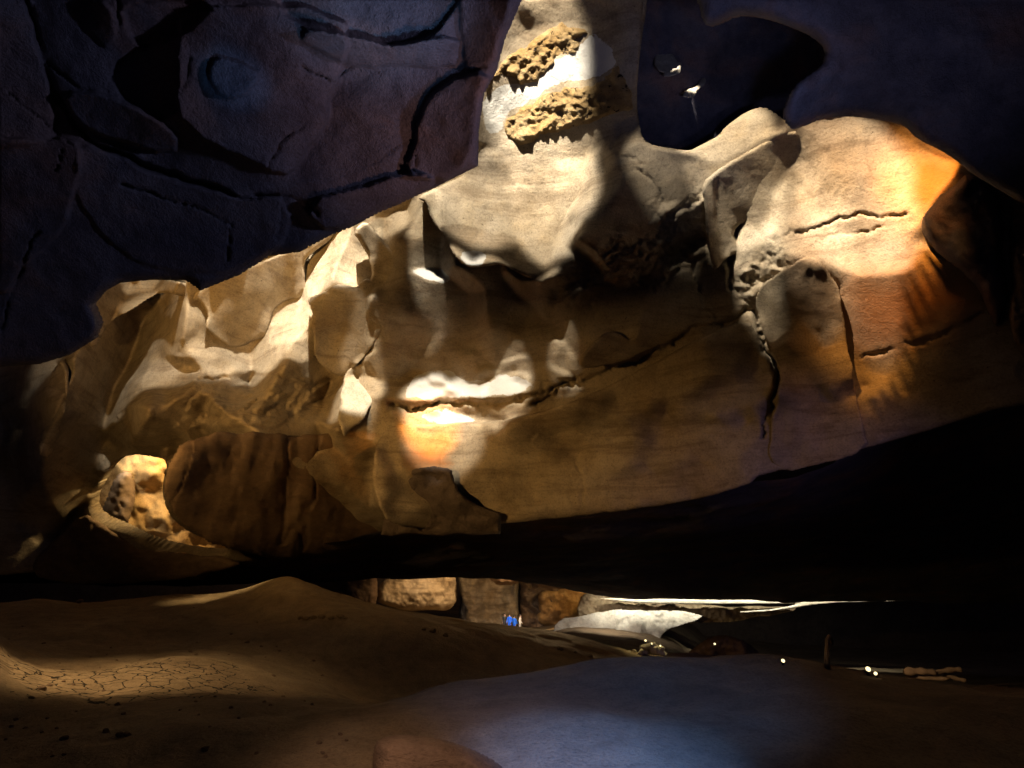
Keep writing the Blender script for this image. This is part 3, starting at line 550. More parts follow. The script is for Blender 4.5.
# ------------------------------------------------------------------ ground
o = sheet('cave_floor', [
 (2.2, [(-900,1230),(1900,1230)]),
 (7, [(-900,775),(1900,772)]),
 (9.5, [(-900,722),(300,722),(400,716),(600,703),(800,700),(1900,716)]),
 (12.2, [(-900,690),(-330,640),(-260,440),(-90,440),(-36,600),(0,692),(250,694),(340,718),(400,706),(440,690),(500,679),(560,667),(620,658),(700,657),(800,664),(860,675),(950,694),(1024,706),(1900,700)]),  # off-frame left bank raised to shade the floor from the low lamp
 (15, [(-900,664),(-330,640),(-260,440),(-90,440),(-30,580),(6,664),(200,664),(330,690),(400,716),(500,702),(600,690),(800,690),(1900,705)]),
 (18.5, [(-900,642),(200,645),(300,665),(400,700),(500,704),(600,690),(800,690),(1900,700)]),
 (22, [(-900,622),(0,622),(100,624),(240,624),(340,617),(420,628),(470,640),(520,652),(560,660),(620,666),(700,676),(860,690),(1024,700),(1900,700)]),
 (26.5, [(-900,600),(0,602),(100,601),(160,596),(200,598),(240,594),(270,581),(290,576),(312,583),(328,590),(350,597),(375,606),(430,618),(480,624),(520,628),(560,634),(600,645),(640,656),(700,660),(760,663),(800,664),(850,672),(900,685),(960,690),(1024,692),(1900,690)]),
 (33, [(-900,612),(0,612),(300,606),(380,615),(450,630),(560,645),(640,655),(760,662),(850,672),(900,676),(1024,680),(1900,680)]),
 (50, [(-900,610),(300,608),(400,614),(460,630),(500,635),(545,638),(640,652),(690,664),(850,676),(1024,684),(1900,680)]),
 (78, [(-900,604),(300,606),(440,618),(470,628),(540,631),(570,622),(600,622),(660,626),(700,655),(800,670),(1900,675)]),
 (130, [(-900,598),(400,606),(600,606),(680,610),(720,650),(1900,660)])], M_MUD, -900, 1900, 900, 420, 'structure', .26, 2.6, 21)
# unseen roof added, like the left bank, to keep lamps off the floor
gx, gz = np.meshgrid(np.linspace(-45, 40, 140), np.linspace(-12, 14., 60)); gy = 10.9+.5*fbm(gx+90, gz+90, 9, 71, 4)-np.clip(10-gz, 0, 22)*.12
ii = np.arange(gx.size).reshape(gx.shape)
o = to_obj('shade_roof', cam2w(gx, gy, gz).reshape(-1, 3), np.stack([ii[:-1, :-1].ravel(), ii[:-1, 1:].ravel(), ii[1:, 1:].ravel(), ii[1:, :-1].ravel()], 1), M_DARK); o['kind'] = 'structure'
# ------------------------------------------------------------------ dark overhang, upper left, close to the viewer
UL = [(-70,-140),(560,-140),(540,-40),(522,0),(505,40),(497,70),(484,95),(479,130),(478,166),(442,184),(400,204),(381,212),(350,228),(330,236),(300,252),(270,256),(240,275),(200,291),(185,280),(150,280),(120,283),(104,292),(92,305),(100,325),(94,340),(70,355),(40,364),(0,367),(-70,372)]
FU, FV = np.meshgrid(np.arange(-210, 600, 2.0), np.arange(-150, 400, 2.0))
# facets: (outline, tilt across, tilt down)
FAC = [([(-200,-140),(40,-140),(28,0),(40,60),(60,130),(20,150),(-200,120)], .25, .2), ([(-200,110),(20,140),(72,135),(80,170),(60,230),(30,260),(0,300),(-200,330)], -.25, .45),
 ([(75,130),(200,185),(310,200),(250,270),(150,270),(76,215)], .1, .55), ([(180,0),(340,10),(350,60),(300,165),(280,175),(180,130),(176,80)], .35, .1), ([(60,90),(110,95),(178,130),(178,160),(110,140),(75,125)], .0, .9),
 ([(82,0),(112,0),(116,40),(104,50),(90,30)], -.5, .5), ([(118,0),(220,0),(180,40),(130,50)], .1, .9), ([(120,50),(180,42),(176,130),(110,92)], -.2, .1), ([(280,-60),(470,-60),(462,0),(440,36),(400,44),(310,30),(280,10)], -.3, .2),
 ([(310,30),(400,44),(460,36),(462,66),(440,66),(350,66),(300,45)], .2, 1.0), ([(350,62),(460,70),(400,150),(330,180),(260,190),(300,165)], -.15, .15), ([(462,-60),(530,-60),(500,50),(495,62),(462,68)], -.55, .3),
 ([(495,66),(482,100),(476,166),(440,184),(400,172),(420,130),(440,80)], -.5, .35), ([(420,172),(380,176),(300,210),(330,236),(400,205),(440,184)], .1, .8), ([(210,62),(225,58),(255,72),(258,84),(240,100),(222,98),(212,84)], .1, -.5),
 ([(92,300),(120,282),(160,280),(130,312),(98,330)], -.8, -.6)]
def facets(U, V):
    gu = np.full(U.shape, -.05); gv = np.full(U.shape, .35)
    wu = fbm(U, V, 40, 90, 4)*8; wv = fbm(U, V, 40, 95, 4)*8
    for pl, a_, b_ in FAC:
        s_ = sdf(U+wu, V+wv, chaikin(pl, 1)); t = np.clip(s_/5+.5, 0, 1); gu = gu*(1-t)+a_*t; gv = gv*(1-t)+b_*t
    return 1.9*gu/F_PX, 1.6*gv/F_PX
CRK = [[(28,0),(45,60),(55,95),(75,125),(90,140),(150,168),(200,185),(235,195),(290,197),(320,215)], [(45,60),(75,85),(110,100)], [(118,0),(120,45),(112,80)], [(190,60),(178,110),(180,135)], [(350,65),(320,110),(285,140),(260,180)],
 [(0,330),(20,270),(40,230)], [(120,185),(150,195),(200,210),(232,222),(228,262)], [(228,30),(240,50),(260,76)], [(303,68),(330,82)], [(282,200),(275,245)], [(60,150),(55,170)], [(495,62),(470,72),(440,100),(410,140),(360,170)], [(414,145),(416,160),(413,172)], [(10,95),(80,150)]]
def ulcr(U, V):
    r = 0; wu = fbm(U, V, 16, 190, 3)*5; wv = fbm(U, V, 16, 195, 3)*5
    for k, c in enumerate(CRK): r = r+np.exp(-(linedist(U+wu, V+wv, c)/((2.2 if k == 0 else .8)*(1+1.4*fbm(U, V, 30, 400+k, 2))))**2)*(.03 if k == 0 else .014)*np.clip(.7+2*fbm(U, V, 50, 300+k, 2), 0, 1.2)
    wu = fbm(U, V, 40, 90, 4)*8; wv = fbm(U, V, 40, 95, 4)*8; rr = random.Random(4)
    for pl, a_, b_ in FAC: r = r+np.clip(sdf(U+wu, V+wv, chaikin(pl, 1))/2.5+.5, 0, 1)*rr.uniform(-.03, .03)
    return r
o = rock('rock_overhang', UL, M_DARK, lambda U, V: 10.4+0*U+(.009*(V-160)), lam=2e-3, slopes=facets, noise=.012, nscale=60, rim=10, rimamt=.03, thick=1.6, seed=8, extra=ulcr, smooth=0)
tag(o, 'huge dark blue-purple overhanging rock with long cracks, filling the upper left corner', 'rock overhang')
# upper right dark mass
UR = [(636,-120),(1200,-120),(1200,260),(1024,205),(1000,190),(975,176),(960,163),(940,150),(918,140),(905,126),(886,121),(852,116),(824,118),(800,128),(790,130),(781,116),(790,92),(800,80),(822,66),(826,50),(812,36),(790,26),(760,16),(735,14),(712,26),(703,24),(698,0)]
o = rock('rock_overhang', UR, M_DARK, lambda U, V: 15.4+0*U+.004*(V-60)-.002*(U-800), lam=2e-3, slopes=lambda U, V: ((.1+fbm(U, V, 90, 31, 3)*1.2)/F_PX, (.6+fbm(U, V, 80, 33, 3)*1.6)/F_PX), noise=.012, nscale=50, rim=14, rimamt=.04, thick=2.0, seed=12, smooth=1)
tag(o, 'smooth blackish rock mass hanging over the orange-lit wall at upper right', 'rock overhang')
# spongy crusts in the arched pocket
SP1 = [(483,95),(492,72),(512,52),(540,32),(560,22),(585,28),(600,40),(584,36),(576,58),(556,60),(545,72),(536,82),(520,86),(512,78),(495,80)]
SP2 = [(504,130),(506,118),(524,104),(536,96),(552,92),(562,84),(580,86),(600,80),(618,62),(630,90),(633,108),(610,118),(590,122),(566,130),(545,136),(520,146),(508,141)]
for k, sp_ in enumerate((SP1, SP2)):
    q = rock('spongy_crust', sp_, M_SPONGE, follow(CURZ, .10), step=1.0, relief=0, noise=.007, nscale=8, rim=7, rimamt=.010, thick=.5, seed=17+k, edge=5, smooth=0)
    tag(q, ('pitted ochre crust in the upper part of the arched pocket at top centre', 'pitted ochre crust slab running up to the right in the middle of the arched pocket')[k], 'rock crust')
RP = onwall([(389,440),(434,436),(454,480),(456,489),(428,503),(400,488)], 1.5, 5)
LP = onwall([(890,172),(985,178),(998,196),(1004,225),(1002,262),(960,280),(900,246),(890,200)], .45, 8)
# right: dark lumps
o = rock('rock_lump', [(968,172),(985,178),(998,196),(1004,225),(1002,262),(1010,290),(1000,330),(990,320),(980,290),(960,270),(940,256),(926,240),(920,228),(923,214),(938,196),(955,184)], M_DARK, LP, lam=2e-3, relief=.0, noise=.014, nscale=26, rim=12, rimamt=.03, thick=.4, seed=22)
tag(o, 'rough dark lump bulging beside the brightest orange end of the wall', 'rock')
o = rock('rock_lump', [(1010,180),(1060,170),(1100,260),(1100,380),(1030,370),(1015,345),(1006,310),(1012,280),(1004,240)], M_BROWN, onwall([(1010,180),(1060,170),(1100,260),(1100,380),(1030,370),(1006,310)], .6), lam=2e-3, relief=.5, noise=.03, nscale=24, rim=12, rimamt=.04, thick=1.5, seed=23)
tag(o, 'brown rock knob cut off by the right edge of the picture', 'rock')
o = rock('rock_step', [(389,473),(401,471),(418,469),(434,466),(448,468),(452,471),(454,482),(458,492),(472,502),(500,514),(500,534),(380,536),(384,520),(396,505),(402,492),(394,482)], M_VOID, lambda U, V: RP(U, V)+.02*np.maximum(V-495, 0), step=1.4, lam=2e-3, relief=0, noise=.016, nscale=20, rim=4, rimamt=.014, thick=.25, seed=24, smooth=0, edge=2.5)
tag(o, 'dark jagged rock step hiding the foot of the glowing orange patch', 'rock')
# the dark boulder mass left of centre
BO = [(163,492),(166,470),(172,455),(180,444),(205,434),(250,432),(300,436),(345,432),(358,428),(370,436),(382,455),(392,475),(405,492),(430,502),(448,512),(420,528),(380,540),(330,552),(280,560),(235,552),(205,540),(178,522)]
o = rock('boulder', BO, M_BROWN, onwall(BO, .2, 8), lam=1e-4, extra=lambda U, V: .007*fbm(U*1.3+.25*V, V*.5, 26, 501, 5)+.005*np.exp(-(fbm(U+.2*V, V*.4, 50, 505, 4)/.03)**2)+.0022*fbm(U*.3, V*2.2, 20, 509, 4), noise=.003, edge=4, rim=16, rimamt=.02, thick=2.5, seed=26)
tag(o, 'broad dark brown fluted boulder between the small lit gap and the orange glow', 'boulder')
o = rock('rock_lobe', [(345,374),(352,366),(361,370),(374,384),(384,396),(374,400),(368,411),(364,420),(353,428),(344,437),(338,420),(340,398)], M_PALE, onwall([(345,374),(374,384),(364,420),(344,437),(338,420)], .12), step=1.5, lam=2e-3, noise=.004, rim=3, rimamt=.004, thick=.8, seed=28, smooth=0)
tag(o, 'pale pointed lobe of stone hanging just left of the orange glow', 'rock lobe')
# lit chamber seen through the left gap
o = rock('far_rock', [(60,430),(250,430),(250,580),(60,580)], M_ORNG, lambda U, V: 39+0*U, relief=.0, noise=.03, nscale=26, thick=1, seed=30)
tag(o, 'sunny yellow rock face glimpsed through the small gap on the left', 'rock face')
o = rock('far_rock', [(96,520),(106,500),(114,478),(124,470),(134,474),(136,500),(128,525),(118,540)], M_BROWN, lambda U, V: 37+0*U, relief=.0, noise=.02, nscale=20, rim=8, rimamt=.03, thick=.6, seed=31)
tag(o, 'shaded brown fin of rock standing inside the small lit gap on the left', 'rock face')
# ------------------------------------------------------------------ far chamber under the ceiling lip
def far(poly, mat, d, lab, name='far_boulder', cat='boulder', **kw):
    a_ = dict(relief=0, noise=.012, nscale=18, rim=7, rimamt=.03, thick=4, step=1.0, seed=int(poly[0][0])); a_.update(kw)
    f_ = d if callable(d) else (lambda U, V: d+0*U)
    o = rock(name, poly, mat, f_, **a_); tag(o, lab, cat); return o
far([(300,560),(372,560),(380,590),(374,612),(300,614)], M_BROWN, 72, 'dim brown rock at the left end of the far chamber, behind the mud mound', edge=2)
far([(374,600),(380,584),(392,572),(440,570),(455,574),(458,590),(455,604),(448,611),(430,609),(410,612),(388,608)], M_WALL, 74, 'rounded tan boulder left of the fluted column in the far chamber', edge=2, noise=.02, seed=5)
far([(456,564),(520,564),(518,600),(521,630),(462,630),(458,615),(461,600)], M_WALL, lambda U, V: 79+.5*np.sin((U-456)*.26)+.01*U, 'tan fluted rock column left of the people in the far chamber', 'rock_column', 'rock column', rim=4, noise=.01, nscale=9)
far([(519,564),(566,564),(562,640),(519,640)], M_BROWN, 84, 'dark brown rock recess behind the people in the far chamber', noise=.03, nscale=12)
far([(484,566),(521,566),(522,582),(508,586),(492,584)], M_BROWN, 73, 'flat stone wedge hanging over the fluted column in the far chamber', rim=4)
far([(537,592),(548,588),(580,587),(612,590),(622,600),(618,622),(580,628),(548,629),(534,620),(540,606)], M_ORNG, 82, 'yellow-orange rock face right of the people in the far chamber', edge=2, noise=.02, nscale=14)
far([(520,560),(640,562),(700,590),(660,596),(612,591),(580,588),(552,590),(534,584)], M_BROWN, 72, 'brown rock brow above the yellow-orange face in the far chamber', edge=2)
far([(584,590),(600,596),(640,602),(720,606),(800,606),(792,612),(760,617),(730,622),(700,624),(660,624),(620,621),(590,620),(575,616)], M_MUD, lambda U, V: 71+.04*(V-600)*-1+.008*(U-600), 'long tan ledge below the bright slit of light', 'rock_ledge', 'rock ledge', rim=1.5, rimamt=.003, noise=.02, nscale=14, edge=2)
far([(598,598),(640,598.4),(720,600),(800,599.4),(908,598.6),(908,601),(840,602.6),(812,605),(790,609),(764,612),(740,613),(740,611.5),(770,609.5),(790,606),(800,603.5),(720,604.2),(660,603.5),(620,601.5)], M_PALE, 69, 'thin brightly lit stone lip running above the long tan ledge', 'rock_lip', 'rock lip', rim=.8, rimamt=.002, noise=.001, thick=.8, smooth=0, step=.8)
far([(686,654),(698,644),(712,636),(724,634),(740,638),(755,646),(766,662),(700,666)], M_BROWN, 40, 'low dark brown hump of rock behind the yellow-lit strip of ground', rim=10, noise=.02, nscale=14, edge=2)
o = rock('sand_slope', [(552,634),(556,622),(566,617),(600,611),(650,610),(705,613),(692,622),(664,630),(656,646),(660,654),(600,656),(570,648)], M_SAND, lambda U, V: 65.2+(650-V)*.11, step=1.0, relief=0, noise=.012, nscale=12, thick=.3, seed=61, edge=3); o['kind'] = 'structure'
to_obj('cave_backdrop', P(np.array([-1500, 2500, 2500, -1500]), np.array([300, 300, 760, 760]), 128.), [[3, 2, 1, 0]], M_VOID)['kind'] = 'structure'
bpy.data.objects['cave_backdrop'].name = 'cave_wall_far'
o = rock('boulder', [(374,745),(380,738),(400,734),(425,736),(450,741),(480,752),(500,764),(520,785),(520,830),(380,830),(372,770)], M_BROWN, lambda U, V: 6.2-.005*(V-735), relief=0, noise=.006, nscale=40, rim=16, rimamt=.07, thick=.8, seed=50, smooth=1)
tag(o, 'flat-topped brown rock in the very foreground at the bottom edge', 'boulder')
# ------------------------------------------------------------------ small things: people, lamps, wood, stones
bpy.context.view_layer.update()
FLOOR = bpy.data.objects['cave_floor']
def ground(u, v):
    o_ = Vector((0, 0, CAMZ)); t_ = PV(u, v, 1.0)-o_; ok, loc, nrm, _ = FLOOR.ray_cast(o_, t_.normalized()); return loc if ok else PV(u, v, 26)
def drop(loc):
    ok, l2, n_, _ = FLOOR.ray_cast(Vector((loc.x, loc.y, loc.z+6)), Vector((0, 0, -1))); return l2 if ok else loc
def skin_mesh(name, pts, edges, radii, mats, zone=None, sub=2):
    me = bpy.data.meshes.new(name); me.from_pydata(pts, edges, []); o = bpy.data.objects.new(name, me); COL.objects.link(o)
    m = o.modifiers.new('skin', 'SKIN'); me.skin_vertices[0].data[0].use_root = True
    for k, r in enumerate(radii): me.skin_vertices[0].data[k].radius = (r, r) if not isinstance(r, tuple) else r
    sb = o.modifiers.new('sub', 'SUBSURF'); sb.levels = sb.render_levels = sub
    bpy.context.view_layer.update(); ev = o.evaluated_get(bpy.context.evaluated_depsgraph_get()); m2 = bpy.data.meshes.new_from_object(ev); m2.name = name
    o.modifiers.clear(); o.data = m2; m2.materials.clear()
    for q in mats: m2.materials.append(q)
    for p_ in m2.polygons:
        p_.use_smooth = True
        if zone: p_.material_index = zone(p_.center)
    return o
M_SKIN = flat('skin', (.45,.28,.2)); M_HAIR = flat('dark_hair', (.02,.015,.01)); M_TROU = flat('dark_trousers', (.03,.03,.04))
def person(u, v, d, top, lab, turn=0, lean=0., trou=None):
    a = .13
    pts = [(0,0,.93),(0,0,1.08),(0,.0+lean*.3,1.28),(0,lean*.5,1.43),(0,lean*.6,1.50),(0,lean*.6-.015,1.60),(0,lean*.6,1.69),
           (.10,0,.88),(.11,-.02,.50),(.12,0,.09),(.13,-.13,.04),(-.10,0,.88),(-.11,.03,.50),(-.12,.05,.09),(-.13,-.08,.04),
           (.19,lean*.45,1.40),(.24,.02,1.14),(.22,-.14,.93),(.21,-.19,.85),(-.19,lean*.45,1.40),(-.25,.0,1.14),(-.26,-.08,.90),(-.26,-.12,.82)]
    ed = [(0,1),(1,2),(2,3),(3,4),(4,5),(5,6),(0,7),(7,8),(8,9),(9,10),(0,11),(11,12),(12,13),(13,14),(3,15),(15,16),(16,17),(17,18),(3,19),(19,20),(20,21),(21,22)]
    r = [(.15,.11),(.145,.105),(.17,.12),(.09,.08),.055,(.085,.10),(.075,.085),.09,.065,.045,.04,.09,.065,.045,.04,.065,.048,.036,.034,.065,.048,.036,.034]
    def zone(c):
        if c.z > 1.475 or (abs(c.x) > .17 and c.z < .90): return 1
        return 0 if c.z > .86 else 2
    o = skin_mesh('person', pts, ed, r, [top, M_SKIN, trou or M_TROU], zone)
    h = bpy.data.meshes.new('hair'); bm = bmesh.new(); bmesh.ops.create_uvsphere(bm, u_segments=14, v_segments=10, radius=.108)
    for vv_ in list(bm.verts):
        if vv_.co.z < -.01 and vv_.co.y < .02: bm.verts.remove(vv_)
    for vv_ in bm.verts: vv_.co = Vector((vv_.co.x*.92, vv_.co.y*1.05+lean*.6+.012, vv_.co.z*1.0+1.66))
    bm.to_mesh(h); bm.free(); ho = bpy.data.objects.new('hair', h); COL.objects.link(ho); ho.parent = o; h.materials.append(M_HAIR)
    loc = drop(PV(u, v, d)); o.location = loc; o.rotation_euler = (0, 0, turn); tag(o, lab, 'person', 'people standing in the far chamber'); return o
person(504.6, 630, 70, flat('black_jacket', (.012,.012,.015)), 'person in black clothes, leftmost of the group in the far chamber', .3)
person(509.4, 630, 69, flat('blue_jacket', (.01,.14,.85)), 'person in a bright blue jacket directly beside the one in black', -.4, trou=flat('blue_trousers', (.01,.12,.75)))
person(514.4, 630, 70.5, flat('blue_raincoat', (.01,.16,.9)), 'person in a bright blue raincoat next to the one in pale clothes', 2.6, .1, trou=flat('blue_overtrousers', (.01,.12,.8)))
person(520.0, 630, 69.5, flat('pale_shirt', (.62,.58,.50)), 'person in pale clothes, rightmost of the group in the far chamber', 1.2, -.05, trou=flat('pale_trousers', (.5,.47,.4)))
def stone(name, loc, r, mat, seed, squash=(1, 1, .7), lab=None, cat=None, group=None, parent=None):
    rr = random.Random(seed); bm = bmesh.new(); bmesh.ops.create_icosphere(bm, subdivisions=3, radius=r)
    ph = [rr.uniform(0, 6) for _ in range(6)]; cuts = [(Vector((rr.gauss(0,1), rr.gauss(0,1), rr.gauss(0,1))).normalized(), rr.uniform(.55, .85)) for _ in range(6)]
    for q in bm.verts:
        n = q.co.normalized(); k = r*(1+.12*math.sin(n.x*4+ph[0])*math.sin(n.y*5+ph[1])+.06*math.sin(n.z*9+ph[2]+n.x*7)); c = n*k
        for cn, cd_ in cuts:
            e = c.dot(cn)-cd_*r
            if e > 0: c = c-cn*e*.9
        q.co = Vector((c.x*squash[0], c.y*squash[1], c.z*squash[2]))
    me = bpy.data.meshes.new(name); bm.to_mesh(me); bm.free(); me.materials.append(mat); o = bpy.data.objects.new(name, me); COL.objects.link(o)
    o.location = loc; o.rotation_euler = (rr.uniform(-.2,.2), rr.uniform(-.2,.2), rr.uniform(0, 6)); o.parent = parent
    return tag(o, lab, cat, group)
g0 = [(641,653,.16),(645,651,.24),(650,650,.26),(655,651,.22),(660,652,.2),(664,654,.14),(648,646,.2),(652,645,.17),(657,648,.18),(644,646.5,.15),(661,648.5,.16),(634,651,.1),(629,652,.08)]
base_r = drop(PV(650, 655, 26.4))
for k, (u_, v_, r_) in enumerate(g0):
    p_ = PV(u_, v_, 26.2+(k % 3)*.18); stone('rubble_stone', p_, r_, M_PALE, 70+k, lab='pale yellowish stone heaped in the small lit rubble pile right of the sand', cat='stone', group='stones of the lit rubble pile')
for k, (u_, v_) in enumerate([(300,617),(306,617.5),(314,616.5),(322,616),(331,617),(340,615.5),(345,617),(424,628),(433,630),(446,634),(560,648),(575,651),(590,655)]):
    r_ = random.uniform(.06, .13); l_ = ground(u_, v_+2); stone('mud_clod', l_+Vector((0, 0, r_*.3)), r_, M_MUD, 120+k, lab='small brown clod along the shaded edge of the mud ridge', cat='clod', group='clods along the edge of the mud ridge')
for k, (u_, v_, r_) in enumerate([(random.uniform(5, 330), random.uniform(606, 760), random.choice((.02, .025, .035, .05))) for _ in range(70)]+[(247,643,.07),(261,647,.05),(190,652,.06),(196,655,.05),(283,697,.04),(312,705,.035),(42,690,.08),(50,686,.05),(80,602,.12),(215,697,.03),(340,735,.03),(346,741,.025)]):
    l_ = ground(u_, v_); stone('pebble', l_+Vector((0, 0, r_*.25)), r_, M_BROWN, 150+k, lab='loose pebble lying on the warm-lit mud floor', cat='pebble', group='pebbles on the mud floor')
M_HOUS = flat('black_metal', (.02,.02,.02), .4, metal=.6); M_LENS = flat('lit_lens', (.9,.85,.7), .3, emit=((1, .8, .4), 2.2))
def cave_lamp(loc, lab, s_=.09, tilt=.5, turn=0.):
    s_ *= .6
    bm = bmesh.new(); bmesh.ops.create_cone(bm, segments=20, radius1=s_*.75, radius2=s_, depth=s_*1.6, cap_ends=True)
    bmesh.ops.rotate(bm, verts=bm.verts, matrix=Matrix.Rotation(math.pi/2-tilt, 3, 'X')); bmesh.ops.translate(bm, verts=bm.verts, vec=(0, 0, s_*1.5))
    r0 = bmesh.ops.create_cone(bm, segments=10, radius1=s_*.7, radius2=s_*.2, depth=s_*1.2, cap_ends=True); bmesh.ops.translate(bm, verts=r0['verts'], vec=(0, 0, s_*.5))
    me = bpy.data.meshes.new('cave_lamp'); bm.to_mesh(me); bm.free(); me.materials.append(M_HOUS); o = bpy.data.objects.new('cave_lamp', me); COL.objects.link(o); o.location = loc; o.rotation_euler = (0, 0, turn)
    bm = bmesh.new(); bmesh.ops.create_uvsphere(bm, u_segments=14, v_segments=8, radius=s_*.85)
    for q in bm.verts: q.co.z *= .35
    bmesh.ops.rotate(bm, verts=bm.verts, matrix=Matrix.Rotation(math.pi/2-tilt, 3, 'X')); dv = Matrix.Rotation(math.pi/2-tilt, 3, 'X') @ Vector((0, 0, s_*.8)); bmesh.ops.translate(bm, verts=bm.verts, vec=Vector((0, 0, s_*1.5))+dv)
    m2 = bpy.data.meshes.new('lens'); bm.to_mesh(m2); bm.free(); m2.materials.append(M_LENS); l = bpy.data.objects.new('lens', m2); COL.objects.link(l); l.parent = o
    return tag(o, lab, 'lamp', 'small floor lamps along the ridge')
cave_lamp(PV(645.5, 643, 26.0), 'small lit lamp on top of the rubble pile, leftmost of its three', .08)
cave_lamp(PV(651.5, 645.5, 26.0), 'small lit lamp in the middle of the rubble pile', .06, .4, .3)
cave_lamp(PV(660.5, 647.5, 26.0), 'small lit lamp at the right end of the rubble pile', .06, .3, -.3)
cave_lamp(ground(716, 662)+Vector((0,0,.25)), 'tiny lit lamp at the right end of the yellow-lit strip of ground', .035)
cave_lamp(ground(783, 665), 'tiny lone lit lamp left of the upright wooden post', .06)
cave_lamp(ground(868, 675), 'lit lamp between the wooden post and the logs, the left of two', .085)
cave_lamp(ground(876, 677), 'lit lamp between the wooden post and the logs, the right and smaller of two', .055, .3, -.4)
def limb(name, p0, p1, r0, r1, seed, mat, n=14, bend=.12, parent=None):
    rr = random.Random(seed); pts = []; a_, b_ = Vector(p0), Vector(p1); L_ = (b_-a_).length; ax = (b_-a_).normalized(); s1 = ax.orthogonal().normalized(); s2 = ax.cross(s1)
    ring = 10; vs = []; fs = []; off = [rr.uniform(0, 6) for _ in range(4)]
    for i_ in range(n+1):
        t = i_/n; c = a_.lerp(b_, t)+s1*math.sin(t*3.1+off[0]*.2)*bend*L_*.5+s2*math.sin(t*5+off[1])*bend*L_*.25; r_ = (r0*(1-t)+r1*t)*(1+.18*math.sin(t*17+off[2]))
        if i_ in (0, n): r_ *= .75
        for k in range(ring):
            w_ = 2*math.pi*k/ring; vs.append(c+(s1*math.cos(w_)+s2*math.sin(w_))*r_*(1+.12*math.sin(3*w_+off[3])))
    for i_ in range(n):
        for k in range(ring): fs.append((i_*ring+k, i_*ring+(k+1) % ring, (i_+1)*ring+(k+1) % ring, (i_+1)*ring+k))
    fs.append(tuple(range(ring-1, -1, -1))); fs.append(tuple(n*ring+k for k in range(ring)))
    me = bpy.data.meshes.new(name); me.from_pydata(vs, [], fs); me.materials.append(mat)
    for p_ in me.polygons: p_.use_smooth = True
    o = bpy.data.objects.new(name, me); COL.objects.link(o); o.parent = parent; return o
b_ = ground(823, 668); tag(limb('wooden_post', b_-Vector((0,0,.08)), PV(823.5, 641, 25.6), .05, .032, 3, M_WOOD, bend=.05), 'short weathered post standing upright on the ridge left of the logs', 'post')
dl = 24.0
LOGS = [((905,672.5),(935,672),.14,.09,'log with a knobbly rounded end, uppermost and leftmost of the log heap'), ((930,674),(962,669.5),.09,.08,'pale log slanting up to the right at the top of the log heap'), ((906,680),(948,677),.10,.06,'thin pale log lying along the bottom of the log heap'), ((945,673),(966,682),.08,.06,'short log tipped down to the right at the end of the log heap')]
for k, (a0, a1, r0_, r1_, lb) in enumerate(LOGS): tag(limb('log', PV(*a0, dl+.1*k), PV(*a1, dl-.15*k), r0_, r1_, 20+k, M_WOOD, bend=.1), lb, 'log', 'logs heaped on the right of the ridge')
tag(limb('branch', PV(985, 689, 22.5), PV(1022, 684, 22.5), .05, .03, 31, M_WOOD, bend=.1), 'thin branch lying at the far right edge beyond the log heap', 'branch')
tag(limb('branch', PV(1004, 699, 22.3), PV(1007, 686, 22.3), .05, .04, 33, M_WOOD, bend=.05), 'short stub standing up beside the thin branch at the far right', 'branch')
# ------------------------------------------------------------------ lamps
def spot(pos, tgt, E, col, cone, blend=.5, rad=.15, name='lamp'):
    """pos, tgt in viewpoint metres; E = irradiance at the target"""
    a_ = Vector(cam2w(*pos).tolist()); b_ = Vector(cam2w(*tgt).tolist()); r = (b_-a_).length
    l = bpy.data.lights.new(name, 'SPOT'); l.energy = E*4*math.pi*r*r; l.color = col; l.spot_size = math.radians(cone); l.spot_blend = blend; l.shadow_soft_size = rad
    o = bpy.data.objects.new(name, l); o.location = a_; o.rotation_euler = (b_-a_).to_track_quat('-Z', 'Y').to_euler(); COL.objects.link(o); return o
def at(u, v, d): return ((u-512)/F_PX*d, (384-v)/F_PX*d, d)
for ax, half, hs, hb, tgt in HD:
    l_ = spot(LK, tgt, 1, (1, .88, .68), math.degrees(half)*2, hb, .2, 'cave_spotlight'); l_.data.energy = EK*4*math.pi*r0K**2*hs
spot(LL, (-6.5, 5, 28), EL, (1, .56, .17), 112, .9, .3)
# orange glow near centre, amber at right end
wd = lambda u, v: float(walld(u, v))
spot(at(428,477,float(RP(428,477))+.55), at(440,440,wd(440,440)), 9.0, (1, .36, .05), 170, .9, .08)
spot(LK, at(667,64,26.3), 30, (1, .9, .75), 3.0, .9, .1)
spot(LK, at(694,88,26.5), 22, (1, .9, .75), 1.9, .9, .1)
spot(LK, at(432,446,wd(432,446)), 18, (1, .36, .04), 5.6, .8, .15)
spot(LK, at(932,188,wd(930,188)), 15.0, (1, .36, .03), 8.5, 1.0, .15)
spot(LK, at(880,250,wd(880,250)), 5.0, (1, .42, .08), 14, .9, .15)
spot(at(1000,110,18), at(905,200,wd(905,200)), 3.4, (1, .40, .06), 34, .9, .2)
spot(at(1000,120,18), at(880,310,wd(880,310)), .7, (1, .45, .12), 40, .9, .2)
spot((-11, -1, 10), at(40,450,32), .25, (1, .5, .45), 22, 1.0, .3)  # added dim fill for the dark left wall
spot((13.5, .5, 13), at(760,540,28), .22, (.6, .45, 1), 54, 1.0, .3)  # added purple fill for the ceiling underside
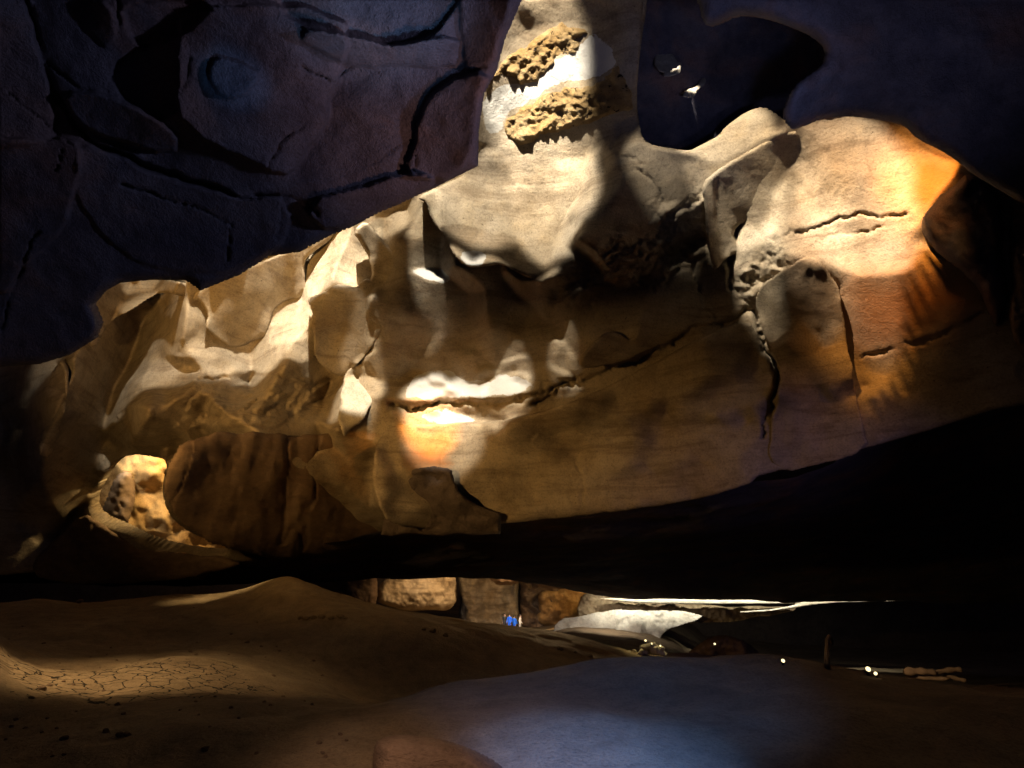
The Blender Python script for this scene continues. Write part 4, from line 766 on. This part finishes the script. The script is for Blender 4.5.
# left gap, far chamber
spot(at(185,440,37), at(140,500,39), 5, (1, .68, .28), 150, .8, .2)
spot(at(120,445,37), at(150,480,39), 4, (1, .85, .6), 120, .8, .2)
spot(at(440,540,67), at(440,590,76), 3.0, (1, .62, .28), 100, .9, .3)
spot(at(560,540,68), at(500,600,80), 3.0, (1, .62, .28), 90, .8, .3)
spot(at(516,596,64), at(513,622,70), 3.5, (1, .9, .8), 60, 1.0, .1)  # added only to brighten the people
spot(at(590,560,74), at(575,604,82), 3.2, (1, .62, .2), 100, .9, .3)
spot(at(604,588,64.2), at(612,634,66.4), 2.4, (1, .86, .70), 150, .8, .3)
def strip_lamp(p0, p1, aim, power, col, w=.08):
    a_, b_, t_ = (Vector(cam2w(*q).tolist()) for q in (p0, p1, aim)); l = bpy.data.lights.new('strip_lamp', 'AREA'); l.shape = 'RECTANGLE'; l.size = (b_-a_).length; l.size_y = w; l.energy = power; l.color = col; l.spread = math.radians(95)
    o = bpy.data.objects.new('strip_lamp', l); mid = (a_+b_)/2; x_ = (b_-a_).normalized(); z_ = (mid-t_).normalized(); y_ = z_.cross(x_).normalized(); z_ = x_.cross(y_)
    m_ = Matrix((x_, y_, z_)).transposed().to_4x4(); m_.translation = mid; o.matrix_world = m_; COL.objects.link(o)
strip_lamp(at(600,588,67.9), at(905,590,67.9), at(752,602,69.2), 900, (1, .95, .76))
spot(at(-40,500,21), at(262,592,27.5), 4.0, (1, .70, .32), 24, 1.0, .2)
spot(at(-40,330,11), at(110,655,13.5), 5.2, (1, .66, .32), 50, 1.0, .6)
spot(at(655,600,27.5), at(650,648,26.6), 3.5, (1, .80, .35), 80, .8, .1)
spot(at(690,620,27.5), at(690,655,26.8), 1.2, (1, .78, .3), 90, .9, .1)
spot(at(890,640,22.5), at(920,676,24), 1.0, (1, .72, .4), 90, .9, .1)
spot(at(830,630,26), at(830,660,26.6), 1.6, (1, .72, .4), 120, .9, .1)
spot(at(560,600,34), at(500,628,26), .9, (1, .66, .32), 80, 1.0, .3)
# blue-white pool on the floor and the faint blue that reaches the near rock
spot((1.1, 2.6, 5.0), at(600,768,7.2), 5.0, (.13, .32, 1), 30, 1.0, .2)
spot((1.2, 2.8, 5.0), at(610,690,10), 1.0, (.08, .28, 1), 44, 1.0, .2)
spot((-1.5, 1.5, 3.0), at(440,750,6.5), 1.8, (1, .62, .42), 40, 1.0, .2)
spot((7.5, 2.5, 4.0), at(170,130,10), .5, (.58, .62, 1), 62, 1.0, .3)  # added grazing fill to bring out the overhang facets
spot((4.5, -1.0, 1.5), at(820,-20,15), .4, (.6, .6, 1), 46, 1.0, .3)  # added fill for the dark upper right mass
spot((3.0, 1.0, 4.0), at(710,70,27), .16, (.4, .5, 1), 22, 1.0, .3)  # added blue fill for the hollow
spot((3.0, -1.5, 5), at(445,120,10), 1.2, (1, .5, .36), 34, 1.0, .3)
spot((1.5, -1.5, 4), at(234,78,9.5), .55, (.2, .5, 1), 6, .8, .05)
spot((1.5, -1.5, 4), at(380,10,9), 1.6, (.3, .6, 1), 18, .9, .3)
# ------------------------------------------------------------------ world, camera
w = bpy.data.worlds.new('World'); S.world = w; w.use_nodes = True; nt = w.node_tree; bg = nt.nodes['Background']
bg.inputs[0].default_value = (.34, .30, .50, 1); bg.inputs[1].default_value = .022
cd = bpy.data.cameras.new('camera'); cd.sensor_width = 36; cd.lens = F_PX/1024*36; cd.clip_end = 2000; cd.clip_start = .05
co = bpy.data.objects.new('camera', cd); co.location = (0, 0, CAMZ); co.rotation_euler = (math.pi/2+PITCH, 0, 0); COL.objects.link(co); S.camera = co
S.view_settings.view_transform = 'Standard'; S.view_settings.look = 'None'; S.view_settings.exposure = 0; S.view_settings.gamma = 1
S.cycles.max_bounces = 4; S.cycles.diffuse_bounces = 1; S.cycles.use_denoising = True
